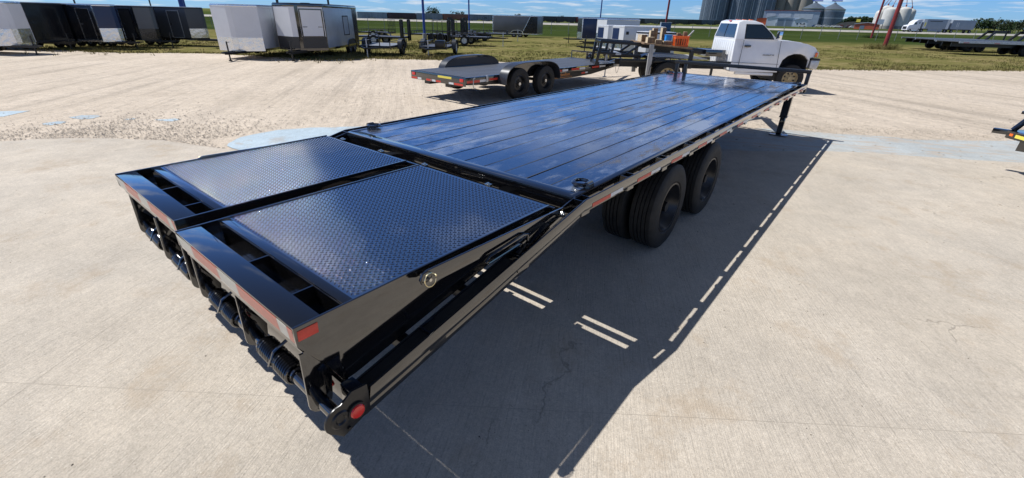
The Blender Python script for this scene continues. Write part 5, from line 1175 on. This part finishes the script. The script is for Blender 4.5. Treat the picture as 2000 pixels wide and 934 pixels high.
MB().box(8.76,8.82,-.8,.8,.9,1.7).build('grille',BLK2,SM); MB().box(-16,3.4,-.5,.5,.85,1.14).build('chassis',UND,SM); MB().box(3.9,7.2,1.0,1.19,.45,.9).build('fuel_tank',ALU,SM)
for x in (7.6,4.3,3.1,-5.6,-8.2,-15.2): axw(x)
# parked cars far away
def car(label,c,yaw,m):
    t=thing('parked_car',label,'car',c,yaw,'cars parked by the highway')
    MB().prism([(-2.2,.35),(-2.2,.85),(-1.7,.95),(-1.2,1.42),(.3,1.45),(1.0,.98),(2.0,.85),(2.25,.6),(2.25,.35)],'y',-.88,.88).build('body',m,t,bevel=.06); MB().prism([(-1.55,.98),(-1.12,1.36),(.25,1.38),(.85,.98)],'y',-.885,.885).build('side_window',GLASS,t)
    for x in (-1.4,1.4):
        for s in (-1,1): MB().cyl((x,s*.72,.33),(x,s*.9,.33),.33,14).build('wheel',RUB,t)
WC=mat('white_car_paint',(.7,.7,.7),.3); DC=mat('dark_car_paint',(.03,.03,.035),.25); BC=mat('blue_car_paint',(.03,.08,.2),.3)
for k,(ax,D,m_,lb) in enumerate(((-.1568,370,WC,'white parked car in front of the office shed'),(-.1375,370,BC,'blue parked car below the left smaller bin'),(-.1325,368,WC,'white parked car between the smaller bins'),(-.1215,366,WC,'white parked car below the right smaller bin'),(-.1100,360,WC,'white parked car left of the arched building'),(-.1050,360,WC,'white van-like parked car at the corner of the arched building'),(-.0890,350,DC,'dark parked car in front of the arched building'),(-.0835,348,WC,'white parked car in front of the arched building'))):
    car(lb,AT(ax,D,-.05),R(10),m_)
# small blue bin far off
t=thing('portable_cabin','small bright blue box cabin standing in the grass beside the red pole','cabin',(-29.6,73.4,G(-29)),R(30)); MB().box(-.75,.75,-.6,.6,.1,1.75).build('wall',mat('blue_cabin_panel',(.03,.09,.2),.35),t,bevel=.02); MB().box(-.8,-.755,-.55,.55,.15,1.7).build('end_panel',BST,t); MB().box(-.8,.8,-.65,.65,1.755,1.82).build('roof',WPAINT,t)
# ================================================================== TREES
LEAF=[mat('dark_foliage_'+c,col,.8,spec=.15,var=.45,scale=.9) for c,col in (('olive',(.035,.055,.018)),('green',(.028,.052,.02)),('grey_green',(.05,.065,.035)))]
BARK=mat('bark',(.09,.07,.05),.9)
def tree(label,c,h,r,m,seed,n=900,grp='trees on the horizon',squash=1.0):
    rnd=random.Random(seed); t=thing('broadleaf_tree',label,'tree',c,rnd.random()*6,grp)
    q=MB(); q.tube([(0,0,-.3),(.1,0,h*.25),(-.1,.1,h*.5),(0,0,h*.8)],.03*h,7)
    for k in range(5):
        a=rnd.random()*2*PI; q.tube([(0,0,h*(.25+.08*k)),(r*.5*math.cos(a),r*.5*math.sin(a),h*(.45+.1*k))],.012*h,5)
    q.build('trunk',BARK,t)
    lobes=[(rnd.gauss(0,.38)*r,rnd.gauss(0,.38)*r,h*rnd.uniform(.38,.86),r*rnd.uniform(.28,.52)) for _ in range(13)]
    mb=MB()
    for _ in range(n):
        lx,ly,lz,lr=rnd.choice(lobes); v=Vector((rnd.gauss(0,1),rnd.gauss(0,1),rnd.gauss(0,1))).normalized()*lr*rnd.uniform(.5,1.05)
        p=Vector((lx,ly,lz))+Vector((v.x,v.y,v.z*.8)); 
        if p.z<h*.08: continue
        s=.045*h*rnd.uniform(.6,1.5)+.05; a=Vector((rnd.gauss(0,1),rnd.gauss(0,1),rnd.gauss(0,1))).normalized(); b=a.orthogonal().normalized()*s; c2=a.cross(b)
        mb.add([p+b,p+c2*.8,p-b,p-c2*.8],[(0,1,2,3)])
    mb.build('crown',m,t,ang=80); return t
tree('rounded tree on the horizon above the freight train, larger of two near the blue poles',(-312,275,-2.3),8.4,8.5,LEAF[0],1)
tree('smaller tree on the horizon right of the thin blue pole',(-296,290,-2.3),6.6,4.6,LEAF[1],2,500)
tree('tiny tree on the horizon left of the lone grey trailer',(-265,330,-1.6),5.4,3.0,LEAF[2],3,300)
tree('tiny bush-like tree above the train near the lone grey trailer',(-256,338,-1.6),4.4,2.4,LEAF[2],4,260)
tree('small tree on the horizon above the lone grey trailer',(-236,352,-1.6),5.0,3.6,LEAF[0],5,300)
k=0
for ax in [-.1045,-.0985,-.0925,-.0860,-.0795,-.0735,-.0675,-.0615]:
    lab=['first','second','third','fourth','fifth','sixth','seventh','eighth'][k]+' tree from the left in the dark mass behind the arched building'
    tree(lab,AT(ax,440,-.2),[3.6,5.4,6.6,7.4,8.0,7.6,7.8,6.9][k],4.4,LEAF[1],20+k,700,'trees behind the arched building'); k+=1
k=0
for ax,D,h,r in ((.066,400,6.4,4.6),(.073,395,7.0,5),(.0795,398,6.3,4.8),(.0865,402,6.8,5),(.0935,395,4.9,3.6),(.099,380,6.2,4.5),(.1055,380,5.0,4.4),(.111,375,6.4,4.6),(.1165,370,6.2,4.6),(.122,372,5.4,4.6),(.129,372,5.8,4.6)):
    lab=['first','second','third','fourth','fifth','sixth','seventh','eighth','ninth','tenth','eleventh'][k]+' tree from the semi truck in the row at the right edge'
    tree(lab,AT(ax,D,-.2),h,r,LEAF[k%3],60+k,600,'trees at the right edge'); k+=1
